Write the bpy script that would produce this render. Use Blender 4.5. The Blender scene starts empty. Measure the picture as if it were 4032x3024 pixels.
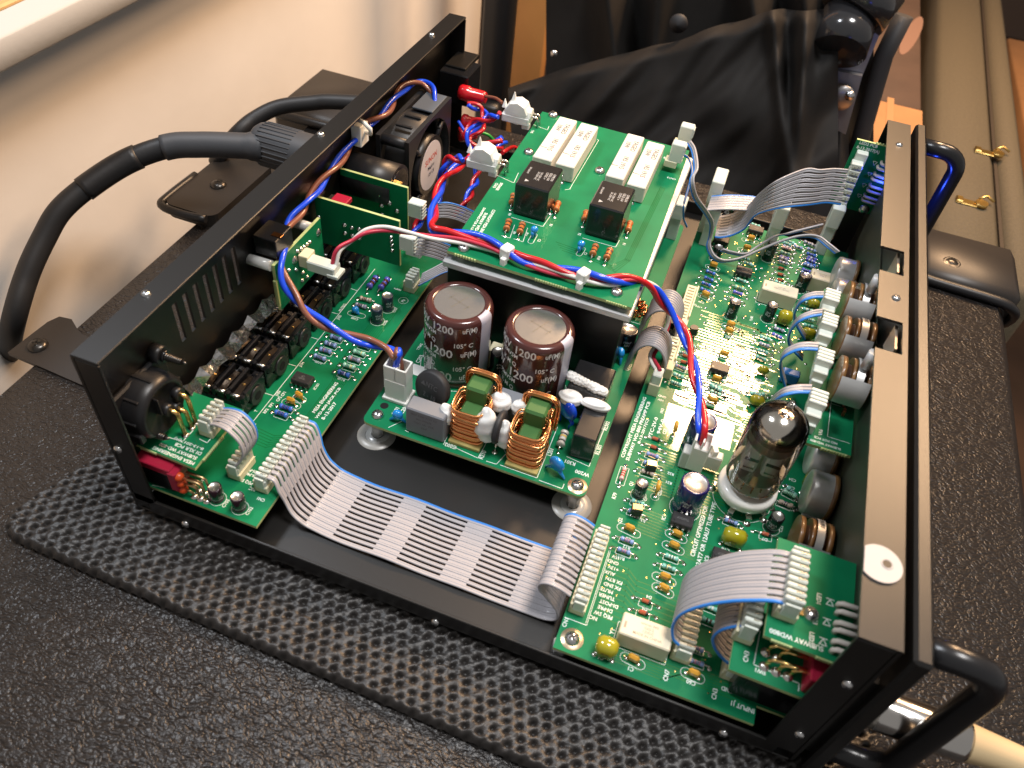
import bpy, math, random
from mathutils import Vector, Matrix
random.seed(7)
S = 0.001                      # everything below is written in millimetres
sc = bpy.context.scene
# ---------------------------------------------------------------- camera
RM = ((0.936045, 0.340651, 0.088186), (0.306072, -0.664558, -0.681676), (-0.173609, 0.665071, -0.72632))
CP = (197.157915, -138.900078, 302.910791)
FP = 3119.311
cam = bpy.data.cameras.new('camera'); camo = bpy.data.objects.new('camera', cam)
sc.collection.objects.link(camo); sc.camera = camo
cam.sensor_width = 36; cam.lens = 36*FP/4032; cam.clip_start = .01; cam.clip_end = 50
rx, dn, fw = (Vector(r) for r in RM)
camo.matrix_world = Matrix(((rx.x, -dn.x, -fw.x, CP[0]*S), (rx.y, -dn.y, -fw.y, CP[1]*S), (rx.z, -dn.z, -fw.z, CP[2]*S), (0, 0, 0, 1)))
cam.dof.use_dof = True; cam.dof.focus_distance = .42; cam.dof.aperture_fstop = 14
# ---------------------------------------------------------------- world and lamps (an indoor room at night)
w = bpy.data.worlds.new('World'); sc.world = w; w.use_nodes = True
w.node_tree.nodes['Background'].inputs[0].default_value = (1.0, .96, .93, 1)
w.node_tree.nodes['Background'].inputs[1].default_value = .30
def lamp(name, loc, tgt, size, power, col, shape='DISK', size_y=None):
    l = bpy.data.lights.new(name, 'AREA'); l.shape = shape; l.size = size*S; l.energy = power; l.color = col
    if size_y: l.size_y = size_y*S
    o = bpy.data.objects.new(name, l); sc.collection.objects.link(o)
    o.location = Vector(loc)*S; o.rotation_euler = (Vector(tgt)-Vector(loc)).to_track_quat('-Z', 'Y').to_euler()
    return o
lamp('table_lamp_light', (300, 985, 800), (215, 170, 0), 200, 14, (1.0, .62, .34))
lamp('ceiling_light', (420, 120, 1380), (60, 150, 0), 380, 18, (1.0, .97, .95))
lamp('window_light', (-400, 150, 900), (60, 0, 0), 170, 5, (.88, .93, 1.0))
lamp('added_warm_fill', (660, 900, 820), (330, 170, 0), 300, 8, (1.0, .64, .36))  # extra warm fill, added to brighten the front flange and right-hand vinyl
for n_, lc, e_ in (('blue_indicator_light', (303, 318, 62), .035), ('blue_indicator_glow', (284.5, 319, 66), .006)):
    l_ = bpy.data.lights.new(n_, 'POINT'); l_.energy = e_; l_.color = (.03, .08, 1); l_.shadow_soft_size = .0015; o_ = bpy.data.objects.new(n_, l_); o_.location = Vector(lc)*S; sc.collection.objects.link(o_)
sc.view_settings.view_transform = 'Standard'; sc.view_settings.look = 'None'
sc.view_settings.exposure = 0; sc.view_settings.gamma = 1
# ---------------------------------------------------------------- measuring: pixel of the photograph -> point on a known plane
def at(px, py, z=None, x=None, y=None):
    a, b = (px-2016)/FP, (py-1512)/FP
    d = rx*a + dn*b + fw
    k = (z-CP[2])/d.z if z is not None else (x-CP[0])/d.x if x is not None else (y-CP[1])/d.y
    return Vector(CP) + d*k
ZO = dict(a=(0, 0), b=(900, 0), c=(1800, 0), d=(2700, 0), e=(3200, 0), f=(0, 900), g=(900, 900, .48222), h=(1600, 900, .48222), i=(2400, 900, .48222),
          j=(3100, 900, .48222), k=(400, 1500), l=(1400, 1400), m=(2200, 1600), n=(3000, 1600), o=(2100, 2000), p=(3000, 2024), q=(0, 2024), r=(1000, 2024),
          u=(2900, 2150, .36166), v=(2600, 700, .31646), w=(3050, 1100, .42178), x=(2700, 1500, .3918), D=(0, 0, 1.8228), F=(0, 0, 1))
def Z(k, px, py, z=None, **kw):
    a = ZO[k]; s = a[2] if len(a) > 2 else .60277
    return at(a[0]+px*s, a[1]+py*s, z, **kw)
# ---------------------------------------------------------------- materials
MATS = {}
def hexc(h):
    h = h.lstrip('#'); return tuple(((int(h[i:i+2], 16)/255)/12.92 if int(h[i:i+2], 16)/255 < .04045 else ((int(h[i:i+2], 16)/255+.055)/1.055)**2.4) for i in (0, 2, 4))
def M(name, col, rough=.5, metal=0, coat=0, trans=0, spec=.5, bump=None, var=None, emit=0, ior=1.45, coatr=.08, sss=0):
    if name in MATS: return MATS[name]
    m = bpy.data.materials.new(name); m.use_nodes = True; nt = m.node_tree; b = nt.nodes['Principled BSDF']
    if isinstance(col, str): col = hexc(col)
    b.inputs['Base Color'].default_value = (*col, 1); b.inputs['Roughness'].default_value = rough; b.inputs['Metallic'].default_value = metal
    b.inputs['Coat Weight'].default_value = coat; b.inputs['Coat Roughness'].default_value = coatr
    b.inputs['Transmission Weight'].default_value = trans; b.inputs['Specular IOR Level'].default_value = spec; b.inputs['IOR'].default_value = ior
    if sss: b.inputs['Subsurface Weight'].default_value = sss; b.inputs['Subsurface Radius'].default_value = (.002, .002, .002); b.inputs['Subsurface Scale'].default_value = .5
    if emit: m.cycles.emission_sampling = 'NONE'; b.inputs['Emission Color'].default_value = (*col, 1); b.inputs['Emission Strength'].default_value = emit
    tc = nt.nodes.new('ShaderNodeTexCoord')
    if var:                      # (scale, amount) gentle mottling of the colour itself
        n = nt.nodes.new('ShaderNodeTexNoise'); n.inputs['Scale'].default_value = var[0]; n.inputs['Detail'].default_value = 6
        nt.links.new(tc.outputs['Object'], n.inputs['Vector'])
        r = nt.nodes.new('ShaderNodeValToRGB'); k = var[1]
        r.color_ramp.elements[0].position = .3; r.color_ramp.elements[1].position = .72
        r.color_ramp.elements[0].color = (*[c*(1-k) for c in col], 1); r.color_ramp.elements[1].color = (*[min(1, c*(1+k)) for c in col], 1)
        nt.links.new(n.outputs[0], r.inputs[0]); nt.links.new(r.outputs[0], b.inputs['Base Color'])
    if bump:                     # (scale, strength, distance mm[, kind])
        kind = bump[3] if len(bump) > 3 else 'noise'
        if kind == 'noise':
            n = nt.nodes.new('ShaderNodeTexNoise'); n.inputs['Scale'].default_value = bump[0]; n.inputs['Detail'].default_value = 4; out = n.outputs[0]
            nt.links.new(tc.outputs['Object'], n.inputs['Vector'])
        else:
            out = leather_height(nt, tc, bump[0])
        bp = nt.nodes.new('ShaderNodeBump'); bp.inputs['Strength'].default_value = bump[1]; bp.inputs['Distance'].default_value = bump[2]*S
        nt.links.new(out, bp.inputs['Height']); nt.links.new(bp.outputs[0], b.inputs['Normal'])
    m.diffuse_color = (*col, 1); MATS[name] = m; return m
def leather_height(nt, tc, scale):
    # creased vinyl: stretched cells, broken up by noise
    mp = nt.nodes.new('ShaderNodeMapping'); mp.inputs['Scale'].default_value = (.8, 1.7, 1); mp.inputs['Rotation'].default_value = (0, 0, math.radians(12))
    wn = nt.nodes.new('ShaderNodeTexNoise'); wn.inputs['Scale'].default_value = scale*.35; wn.inputs['Detail'].default_value = 3
    nt.links.new(tc.outputs['Object'], wn.inputs['Vector'])
    ad = nt.nodes.new('ShaderNodeMixRGB'); ad.blend_type = 'LINEAR_LIGHT'; ad.inputs[0].default_value = .0035
    nt.links.new(tc.outputs['Object'], ad.inputs[1]); nt.links.new(wn.outputs[1], ad.inputs[2]); nt.links.new(ad.outputs[0], mp.inputs['Vector'])
    v = nt.nodes.new('ShaderNodeTexVoronoi'); v.feature = 'F1'; v.inputs['Scale'].default_value = scale
    nt.links.new(mp.outputs[0], v.inputs['Vector'])
    n2 = nt.nodes.new('ShaderNodeTexNoise'); n2.inputs['Scale'].default_value = scale*1.3; n2.inputs['Detail'].default_value = 3
    nt.links.new(mp.outputs[0], n2.inputs['Vector'])
    pw = nt.nodes.new('ShaderNodeMath'); pw.operation = 'POWER'; pw.inputs[1].default_value = 2.2; nt.links.new(v.outputs['Distance'], pw.inputs[0])
    a = nt.nodes.new('ShaderNodeMath'); a.operation = 'MULTIPLY_ADD'; a.inputs[1].default_value = -1.3
    b2 = nt.nodes.new('ShaderNodeMath'); b2.operation = 'MULTIPLY'; b2.inputs[1].default_value = .45; nt.links.new(n2.outputs[0], b2.inputs[0])
    nt.links.new(pw.outputs[0], a.inputs[0]); nt.links.new(b2.outputs[0], a.inputs[2])
    return a.outputs[0]
GREEN = M('solder_mask', (.005, .165, .066), .42, spec=.16, coat=.04, coatr=.06, var=(60, .12), bump=(900, .03, .2))
TRACE = M('trace_under_mask', (.006, .19, .07), .3, coat=1, coatr=.15, bump=(1500, .12, .2))
TRACE.node_tree.nodes['Principled BSDF'].inputs['Coat IOR'].default_value = 2.05
TRACE.node_tree.nodes['Principled BSDF'].inputs['Coat Tint'].default_value = (1, .86, .5, 1)
EDGE = M('board_edge', (.42, .5, .22), .6, bump=(1500, .5, .3))
SILK = M('silkscreen_white', (.78, .82, .78), .6)
TIN = M('solder', (.62, .60, .56), .22, metal=1, bump=(900, .25, .3))
STEEL = M('plated_steel', (.62, .62, .62), .25, metal=1, bump=(700, .12, .2))
BLK = M('black_powder_coat', (.005, .0045, .004), .36, spec=.7, coat=.05, coatr=.4, bump=(2600, .16, .12))
BLKP = M('black_plastic', (.012, .012, .013), .38, bump=(900, .1, .2))
BLKG = M('gloss_black_plastic', (.009, .009, .010), .2, bump=(500, .06, .2))
CREAM = M('cream_nylon', (.70, .66, .47), .45, sss=.1)
CLEAR = M('clear_nylon', (.74, .79, .72), .28, trans=.18, coat=.3, bump=(500, .15, .3))
WHITE = M('white_nylon', (.80, .80, .76), .35, sss=.15)
COPPER = M('enamelled_copper', (.86, .36, .13), .24, metal=1, coat=.5)
GREY = M('ribbon_grey', (.36, .35, .37), .42, coat=.15)
BLUEW = M('ribbon_blue', (.03, .20, .62), .4)
GOLD = M('gilt_metal', (.85, .58, .22), .25, metal=1)
ALU = M('bare_aluminium', (.66, .67, .68), .4, metal=.6, bump=(1200, .3, .2))
# ---------------------------------------------------------------- mesh collector
class MB:
    def __init__(s): s.v = []; s.f = []; s.m = []; s.sm = []; s.mats = []; s.T = Matrix()
    def mi(s, m):
        if m not in s.mats: s.mats.append(m)
        return s.mats.index(m)
    def add(s, vs, fs, mat, smooth=False):
        o = len(s.v); s.v += [s.T @ Vector(p) for p in vs]; k = s.mi(mat)
        for f in fs: s.f.append([i+o for i in f]); s.m.append(k); s.sm.append(smooth)
        return s
    def box(s, c, d, mat, b=0, rz=0, taper=1.0):
        x, y, z = (q/2 for q in d); R = Matrix.Translation(c) @ Matrix.Rotation(rz, 4, 'Z')
        if b <= 0:
            vs = [R @ Vector((i*x*(taper if k > 0 else 1), j*y*(taper if k > 0 else 1), k*z)) for k in (-1, 1) for i, j in ((-1, -1), (1, -1), (1, 1), (-1, 1))]
            return s.add(vs, [(3, 2, 1, 0), (4, 5, 6, 7), (0, 1, 5, 4), (1, 2, 6, 5), (2, 3, 7, 6), (3, 0, 4, 7)], mat)
        b = min(b, x*.95, y*.95, z*.95); vs = []; idx = {}
        for i in (-1, 1):
            for j in (-1, 1):
                for k in (-1, 1):
                    t = taper if k > 0 else 1
                    for a, q in enumerate(((i*x*t, j*(y-b)*t, k*(z-b)), (i*(x-b)*t, j*y*t, k*(z-b)), (i*(x-b)*t, j*(y-b)*t, k*z))):
                        idx[(i, j, k, a)] = len(vs); vs.append(R @ Vector(q))
        I = idx; fs = []
        def F(l, n):
            p = [vs[q] for q in l]; nn = (p[1]-p[0]).cross(p[2]-p[0])
            fs.append(l if nn.dot((R.to_3x3() @ Vector(n))) > 0 else l[::-1])
        for e in (-1, 1):
            F([I[(e, -1, -1, 0)], I[(e, 1, -1, 0)], I[(e, 1, 1, 0)], I[(e, -1, 1, 0)]], (e, 0, 0))
            F([I[(-1, e, -1, 1)], I[(1, e, -1, 1)], I[(1, e, 1, 1)], I[(-1, e, 1, 1)]], (0, e, 0))
            F([I[(-1, -1, e, 2)], I[(1, -1, e, 2)], I[(1, 1, e, 2)], I[(-1, 1, e, 2)]], (0, 0, e))
            for g in (-1, 1):
                F([I[(e, g, -1, 0)], I[(e, g, 1, 0)], I[(e, g, 1, 1)], I[(e, g, -1, 1)]], (e, g, 0))
                F([I[(e, -1, g, 0)], I[(e, 1, g, 0)], I[(e, 1, g, 2)], I[(e, -1, g, 2)]], (e, 0, g))
                F([I[(-1, e, g, 1)], I[(1, e, g, 1)], I[(1, e, g, 2)], I[(-1, e, g, 2)]], (0, e, g))
                for h in (-1, 1): F([I[(e, g, h, 0)], I[(e, g, h, 1)], I[(e, g, h, 2)]], (e, g, h))
        return s.add(vs, fs, mat, True if b > 1.2 else False)
    def ring(s, c, ax, r, n, ph=0):
        ax = Vector(ax).normalized(); u = ax.orthogonal().normalized() if abs(ax.z) < .99 else Vector((1, 0, 0)); w_ = ax.cross(u)
        return [Vector(c)+(u*math.cos(ph+2*math.pi*k/n)+w_*math.sin(ph+2*math.pi*k/n))*r for k in range(n)]
    def lathe(s, o, ax, prof, n, mats, smooth=True, ph=0):
        # prof: list of (radius, distance along the axis); mats: one material or one per band
        vs = []; ax = Vector(ax).normalized(); o = Vector(o)
        for r, t in prof: vs += s.ring(o+ax*t, ax, max(r, 1e-4), n, ph)
        if not isinstance(mats, (list, tuple)): mats = [mats]*(len(prof)-1)
        base = len(s.v); s.v += [s.T @ p for p in vs]
        for i in range(len(prof)-1):
            k = s.mi(mats[i])
            for j in range(n):
                s.f.append([base+i*n+j, base+i*n+(j+1) % n, base+(i+1)*n+(j+1) % n, base+(i+1)*n+j]); s.m.append(k); s.sm.append(smooth)
        return s
    def cyl(s, p0, p1, r, n, mat, r1=None, cap=True, smooth=True, ph=0):
        p0, p1 = Vector(p0), Vector(p1); ax = p1-p0; r1 = r if r1 is None else r1
        a = s.ring(p0, ax, r, n, ph); b = s.ring(p1, ax, r1, n, ph); o = len(s.v); k = s.mi(mat)
        s.v += [s.T @ q for q in a+b]
        for j in range(n): s.f.append([o+j, o+(j+1) % n, o+n+(j+1) % n, o+n+j]); s.m.append(k); s.sm.append(smooth)
        if cap:
            s.f.append([o+j for j in range(n)][::-1]); s.f.append([o+n+j for j in range(n)]); s.m += [k, k]; s.sm += [False, False]
        return s
    def tube(s, pts, r, n, mat, cap=True, flat=None):
        pts = [Vector(p) for p in pts]; o = len(s.v); k = s.mi(mat)
        t = (pts[1]-pts[0]).normalized(); u = t.orthogonal().normalized()
        for i, p in enumerate(pts):
            t2 = (pts[min(i+1, len(pts)-1)]-pts[max(i-1, 0)]).normalized()
            u = (u-t2*u.dot(t2)).normalized(); w_ = t2.cross(u); rr = r[i] if isinstance(r, (list, tuple)) else r
            for j in range(n):
                a = 2*math.pi*j/n; s.v.append(s.T @ (p+(u*math.cos(a)+w_*math.sin(a))*rr))
        for i in range(len(pts)-1):
            for j in range(n):
                s.f.append([o+i*n+j, o+i*n+(j+1) % n, o+(i+1)*n+(j+1) % n, o+(i+1)*n+j]); s.m.append(k); s.sm.append(True)
        if cap:
            e = o+(len(pts)-1)*n
            s.f.append([o+j for j in range(n)][::-1]); s.f.append([e+j for j in range(n)]); s.m += [k, k]; s.sm += [False, False]
        return s
    def prism(s, poly, z0, z1, mat, side=None):
        # poly: 2D outline counter-clockwise; extruded from z0 to z1
        n = len(poly); vs = [(x, y, z0) for x, y in poly]+[(x, y, z1) for x, y in poly]
        s.add(vs, [list(range(n))[::-1], [n+i for i in range(n)]], mat)
        return s.add(vs, [(i, (i+1) % n, n+(i+1) % n, n+i) for i in range(n)], side or mat)
    def pad(s, c, r=1.0, mat=None, h=.35, n=10):     # little dome of solder
        return s.lathe((c[0], c[1], c[2]), (0, 0, 1), [(r, .02), (r*.78, h*.55), (r*.35, h), (0, h*1.1)], n, mat or TIN)
    def stroke(s, pts, wd, z, mat, closed=False):    # flat printed line
        P = [Vector((p[0], p[1])) for p in pts]
        if closed: P = P+[P[0]]
        for a, b in zip(P, P[1:]):
            d = (b-a)
            if d.length < 1e-6: continue
            d.normalize(); q = Vector((-d.y, d.x))*wd/2; a2 = a-d*wd/2; b2 = b+d*wd/2
            s.add([(a2.x-q.x, a2.y-q.y, z), (b2.x-q.x, b2.y-q.y, z), (b2.x+q.x, b2.y+q.y, z), (a2.x+q.x, a2.y+q.y, z)], [(0, 1, 2, 3)], mat)
        return s
    def mesh(s, name):
        me = bpy.data.meshes.new(name); me.from_pydata([v*S for v in s.v], [], s.f)
        for m in s.mats: me.materials.append(m)
        me.polygons.foreach_set('material_index', s.m); me.polygons.foreach_set('use_smooth', s.sm); me.update(); return me
    def build(s, name, parent=None, T=None, **kw):
        return obj(name, s.mesh(name), parent, T, **kw)
def obj(name, me, parent=None, T=None, **kw):
    o = bpy.data.objects.new(name, me); sc.collection.objects.link(o)
    if parent: o.parent = parent
    if T is not None:
        T = T.copy(); T.translation *= S; o.matrix_local = T
    for k, v in kw.items(): o[k] = v
    return o
def thing(name, label, cat, loc=(0, 0, 0), group=None):
    o = bpy.data.objects.new(name, None); sc.collection.objects.link(o); o.location = Vector(loc)*S; o.empty_display_size = .02
    o['label'] = label; o['category'] = cat
    if group: o['group'] = group
    return o
def tag(o, label, cat, group=None, kind=None):
    if label: o['label'] = label
    if cat: o['category'] = cat
    if group: o['group'] = group
    if kind: o['kind'] = kind
    return o
def TR(x, y=None, z=None, rz=0, rx_=0, ry=0):
    if y is None: x, y, z = x
    return Matrix.Translation((x, y, z)) @ Matrix.Rotation(rz, 4, 'Z') @ Matrix.Rotation(ry, 4, 'Y') @ Matrix.Rotation(rx_, 4, 'X')
def cat_rom(P, n):
    P = [Vector(p) for p in P]; Q = [P[0]*2-P[1]]+P+[P[-1]*2-P[-2]]; out = []
    for i in range(1, len(Q)-2):
        for k in range(n):
            t = k/n; a, b, c, d = Q[i-1:i+3]
            out.append(.5*((2*b)+(c-a)*t+(2*a-5*b+4*c-d)*t*t+(3*b-a-3*c+d)*t**3))
    out.append(P[-1]); return out
# ---------------------------------------------------------------- lettering
_txt = {}
def text_geo(t):
    if t in _txt: return _txt[t]
    c = bpy.data.curves.new('lettering', 'FONT'); c.body = t; c.size = 1; c.resolution_u = 2; c.offset = .016; c.align_x = 'CENTER'; c.align_y = 'CENTER'
    o = bpy.data.objects.new('lettering', c); sc.collection.objects.link(o)
    dg = bpy.context.evaluated_depsgraph_get(); me = o.evaluated_get(dg).to_mesh()
    r = ([tuple(v.co) for v in me.vertices], [list(p.vertices) for p in me.polygons])
    bpy.data.objects.remove(o); bpy.data.curves.remove(c); _txt[t] = r; return r
def put_text(mb, t, x, y, z, size, deg, mat, sx=.92):
    vs, fs = text_geo(t); a = math.radians(deg); c, s_ = math.cos(a), math.sin(a)
    mb.add([(x+(vx*sx*c-vy*s_)*size, y+(vx*sx*s_+vy*c)*size, z) for vx, vy, _ in vs], fs, mat)
def wrap_text(mb, t, cx, cy, r, ang, zc, size, mat, sx=.9, slant=0):   # lettering round a can
    vs, fs = text_geo(t)
    # split long faces is not needed: glyph triangles are small against the can
    mb.add([(cx+r*math.cos(ang+vx*sx*size/r), cy+r*math.sin(ang+vx*sx*size/r), zc+vy*size+slant*vx*size) for vx, vy, _ in vs], fs, mat)

def fit_text(mb, t, p0, p1, hgt, z, mat=None):       # lettering that runs exactly from p0 to p1
    mat = mat or SILK; vs, fs = text_geo(t); p0, p1 = Vector(p0[:2]), Vector(p1[:2]); d = p1-p0; l = d.length; d.normalize(); q = Vector((-d.y, d.x))
    x0, x1 = min(v[0] for v in vs), max(v[0] for v in vs); y0, y1 = min(v[1] for v in vs), max(v[1] for v in vs)
    mb.add([(*(p0+d*((v[0]-x0)/(x1-x0)*l)+q*((v[1]-y0)/(y1-y0)-.5)*hgt), z) for v in vs], fs, mat)
# ================================================================ SETTING
VINYL = M('pebbled_vinyl', (.015, .0128, .012), .36, spec=.6, bump=(500, .95, .62, 'leather'))
CORNERM = M('corner_metal', (.020, .017, .015), .42, bump=(1500, .12, .1))
PIPING = M('black_piping', (.012, .012, .013), .4)
WALLM = M('painted_plaster', (.78, .735, .68), .75, bump=(60, .35, .6), var=(9, .05))
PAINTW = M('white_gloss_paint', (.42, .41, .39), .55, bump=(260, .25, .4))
def slab(name, lo, hi, mat, b=2, **kw):
    lo, hi = Vector(lo), Vector(hi); c = (lo+hi)/2
    mb = MB(); mb.box((0, 0, 0), hi-lo, mat, b)
    return mb.build(name, T=TR(c), **kw)
ZC = -8
# speaker cabinet under everything
CABX0, CABX1, CABY1 = -113, 394, 402
cab = thing('speaker_cabinet', 'large speaker cabinet in pebbled black vinyl lying under the opened amplifier', 'speaker cabinet', (CABX0, -420, ZC-560))
CO = Vector((CABX0, -420, ZC-560))
mb = MB(); mb.box(((CABX1-CABX0)/2, (CABY1+420)/2, 280), (CABX1-CABX0, CABY1+420, 560), VINYL, 7); mb.build('covering', cab)
def corner_plate(poly, screw, z=ZC, h=1.6, lip=None):
    mb = MB(); pts = [Vector(p) for p in poly]
    mb.prism([(p.x-CO.x, p.y-CO.y) for p in pts], z-CO.z-.5, z-CO.z+h, CORNERM)
    if lip:
        q = [Vector((p[0]-CO.x, p[1]-CO.y, z-CO.z+h-1)) for p in lip]; mb.tube(cat_rom(q, 4), 2.6, 8, PIPING)
    o = mb.build('corner_protector', cab)
    s = MB(); s.lathe((0, 0, 0), (0, 0, 1), [(5.2, 0), (5.0, 1.0), (3.6, 2.2), (1.6, 2.7), (0, 2.8)], 20, M('dark_screw', (.06, .055, .05), .28, metal=.8))
    for a in (0, 1): s.box((0, 0, 2.75), (4.2, .9, .35), BLK, rz=.5+a*math.pi/2)
    s.build('screw', o, TR(screw[0]-CO.x, screw[1]-CO.y, z-CO.z+h))
def rounded(x0, y0, x1, y1, r, n=5, corners=(1, 1, 1, 1)):
    P = []
    for (cx, cy, a), k in zip(((x1-r, y0+r, -90), (x1-r, y1-r, 0), (x0+r, y1-r, 90), (x0+r, y0+r, 180)), corners):
        if k:
            for i in range(n+1): t = math.radians(a+90*i/n); P.append((cx+r*math.cos(t), cy+r*math.sin(t)))
        else: P.append({-90: (x1, y0), 0: (x1, y1), 90: (x0, y1), 180: (x0, y0)}[a])
    return P
corner_plate([(-123, 55.5), (-76, 52.5), (-60, 53), (-52, 62), (-52, 76), (-99, 82), (-104, 84), (-112, 89), (-119, 88), (-121.5, 82)], (-113, 65.5))
corner_plate(rounded(-129, 192, -92, 262, 7), (-109.5, 223.5), h=9, lip=[(-96, 190, 0), (-112, 188, 0), (-128, 190, 0), (-130.5, 200, 0), (-130, 228, 0)])
def corner_block(x0, y0, x1, y1, screw, pipe):
    mb = MB(); c = Vector(((x0+x1)/2, (y0+y1)/2, ZC-24))-CO; mb.box(c, (x1-x0, y1-y0, 62), CORNERM, 6); o = mb.build('corner_protector', cab)
    mb = MB(); mb.tube(cat_rom([Vector((a, b, c_))-CO for a, b, c_ in pipe], 4), 3.4, 10, PIPING); mb.build('rim', o)
    s = MB(); s.lathe((0, 0, 0), (0, 0, 1), [(6.2, -.4), (5.6, .2), (4.4, -.2), (3.2, 1.0), (0, 1.4)], 20, M('dark_screw', (.06, .055, .05), .28, metal=.8)); s.build('screw', o, TR(screw[0]-CO.x, screw[1]-CO.y, ZC+7-CO.z))
corner_block(-140, 332, -72, 408, (-112, 352), [(-72, 330, -4), (-100, 329, -4), (-128, 330, -5), (-140, 336, -8), (-143, 350, -12)])
corner_block(336, 350, 402, 410, (356, 369), [(336, 410, -6), (336, 356, -5), (340, 348, -5), (350, 346.5, -5), (385, 344.5, -5), (397, 346, -9), (403, 352, -18), (404, 360, -30)])
mb = MB()
# padded grille cloth mat under the amplifier
mo = Vector((-54, -31)); e1 = Vector((.9997, -.022)); e2 = Vector((.31, .951))
MATM = M('grille_cloth', (.017, .015, .014), .43, spec=.55, bump=(2200, .4, .2))
from mathutils import noise as mnoise
def mat_h(u, v):
    a, b_ = 5.6, 4.0; r = math.floor(v/b_+.5); best = 9
    for rr in (r-1, r, r+1):
        off = (rr % 2)*a/2; c = round((u-off)/a)*a+off
        j = .45*math.sin(c*12.9+rr*78.2); k = .45*math.sin(c*7.3+rr*37.7)
        best = min(best, math.hypot(u-c-j, v-rr*b_-k)+.18*math.sin(c*3.7+rr*9.1))
    t = min(1, max(0, (best-.3)/1.0)); t = t*t*(3-2*t)
    return t*(1.7+.9*min(1, best/2.6))+.45*mnoise.noise(Vector((u*.75, v*.75, 3)))+.4*mnoise.noise(Vector((u*.18, v*.18, 8)))
mb = MB(); NU, NV, ST = 640, 130, .55
vs = []; fs = []
for j in range(NV+1):
    for i in range(NU+1):
        u, v = i*ST, j*ST; e = min(u, v); e = (16-math.hypot(16-u, 16-v)) if u < 16 and v < 16 else e; e = max(e, -.2)
        z = -5.1+mat_h(u, v) - (3.0*(1-min(1, e/3.2))**2)
        if u < 16 and v < 16 and math.hypot(16-u, 16-v) > 16: kk = 16/math.hypot(16-u, 16-v); u, v = 16-(16-u)*kk, 16-(16-v)*kk
        p = mo+e1*u+e2*v; vs.append((p.x, p.y, z))
W1 = NU+1
fs = [(j*W1+i, j*W1+i+1, (j+1)*W1+i+1, (j+1)*W1+i) for j in range(NV) for i in range(NU)]
mb.add(vs, fs, MATM, True)
q = [mo+e1*16+e2*2, mo+e1*(NU*ST), mo+e1*(NU*ST)+e2*(NV*ST), mo+e2*(NV*ST)]
mb.add([(p.x, p.y, -7.6) for p in q], [(0, 1, 2, 3)], MATM)
tag(mb.build('grille_mat'), 'black open weave rubbery mat laid skewed under the amplifier', 'mat')
# wall and window board
WX = -170
wall = slab('wall', (WX-60, -900, -700), (WX, at(1896, 0, x=WX).y, 108), WALLM, 0, kind='structure')
sill = thing('window_board', 'white painted window board with a wooden top on the wall', 'window sill', (-165, 0, 80))
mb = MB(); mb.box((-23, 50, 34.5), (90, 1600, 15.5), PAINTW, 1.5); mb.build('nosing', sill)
mb = MB(); mb.box((-44, 50, 43), (92, 1600, 3), M('pine_board', (.55, .33, .13), .45, bump=(90, .2, .4), var=(40, .25)), 1); mb.build('wooden_top', sill)
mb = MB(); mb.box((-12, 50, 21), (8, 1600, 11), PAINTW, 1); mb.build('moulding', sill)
floor_z = ZC-560
mb = MB(); mb.add([(-1500, -1500, floor_z), (3000, -1500, floor_z), (3000, 4500, floor_z), (-1500, 4500, floor_z)], [(0, 1, 2, 3)], M('dark_floor', (.05, .028, .017), .5, var=(8, .3)))
mb.build('floor', kind='structure')
mb = MB(); mb.add([(-1500, 2600, floor_z), (3000, 2600, floor_z), (3000, 2600, 1800), (-1500, 2600, 1800)], [(0, 1, 2, 3)], M('far_wall_paint', (.10, .06, .04), .8))
mb.build('far_wall', kind='structure')

# ================================================================ AMPLIFIER CHASSIS
amp = thing('amplifier', 'opened black bass amplifier showing green circuit boards, ribbon cables and twisted wires', 'amplifier', (0, 0, 0))
L, D, H, FR, FF = 340, 287, 94.2, 11.6, 12.9
def plate_holes(mb, axis, pos, th, u0, u1, v0, v1, holes, mat):
    # rectangular plate with rectangular holes, in plane x=pos (u=y) or z=pos (u=y, v=x)
    us = sorted({u0, u1, *[h[0] for h in holes], *[h[1] for h in holes]}); vs = sorted({v0, v1, *[h[2] for h in holes], *[h[3] for h in holes]})
    for a, b_ in zip(us, us[1:]):
        run = None
        for c, d in list(zip(vs, vs[1:]))+[(None, None)]:
            hit = c is None or any(h[0] <= (a+b_)/2 <= h[1] and h[2] <= (c+d)/2 <= h[3] for h in holes)
            if hit:
                if run is not None:
                    m0, m1 = run
                    if axis == 'x': mb.box((pos, (a+b_)/2, (m0+m1)/2), (th, b_-a, m1-m0), mat)
                    else: mb.box(((m0+m1)/2, (a+b_)/2, pos), (m1-m0, b_-a, th), mat)
                run = None
            else: run = (c, d) if run is None else (run[0], d)
mb = MB(); mb.box((D/2, L/2, .6), (D-2.6, L-.4, 1.2), BLK, .3)
mb.box((D/2, .7, 5.6), (D-2*FR+8, 1.3, 8.6), BLK, .3); mb.box((D/2, L-.7, 5.6), (D-2*FR+8, 1.3, 8.6), BLK, .3); mb.build('bottom_panel', amp)
slots = []
for i in range(7):
    slots.append((49.9+6.95*i, 53.0+6.95*i, 57, 77.6))
mb = MB(); plate_holes(mb, 'x', .65, 1.3, 0, L, 1.4, H-1.2, slots, BLK)
mb.box((FR/2, L/2, H-.6), (FR, L, 1.25), BLK, .3)
mb.box((FR/2+.7, .65, H/2+3), (FR-1.4, 1.3, H-9), BLK, .3)
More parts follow.
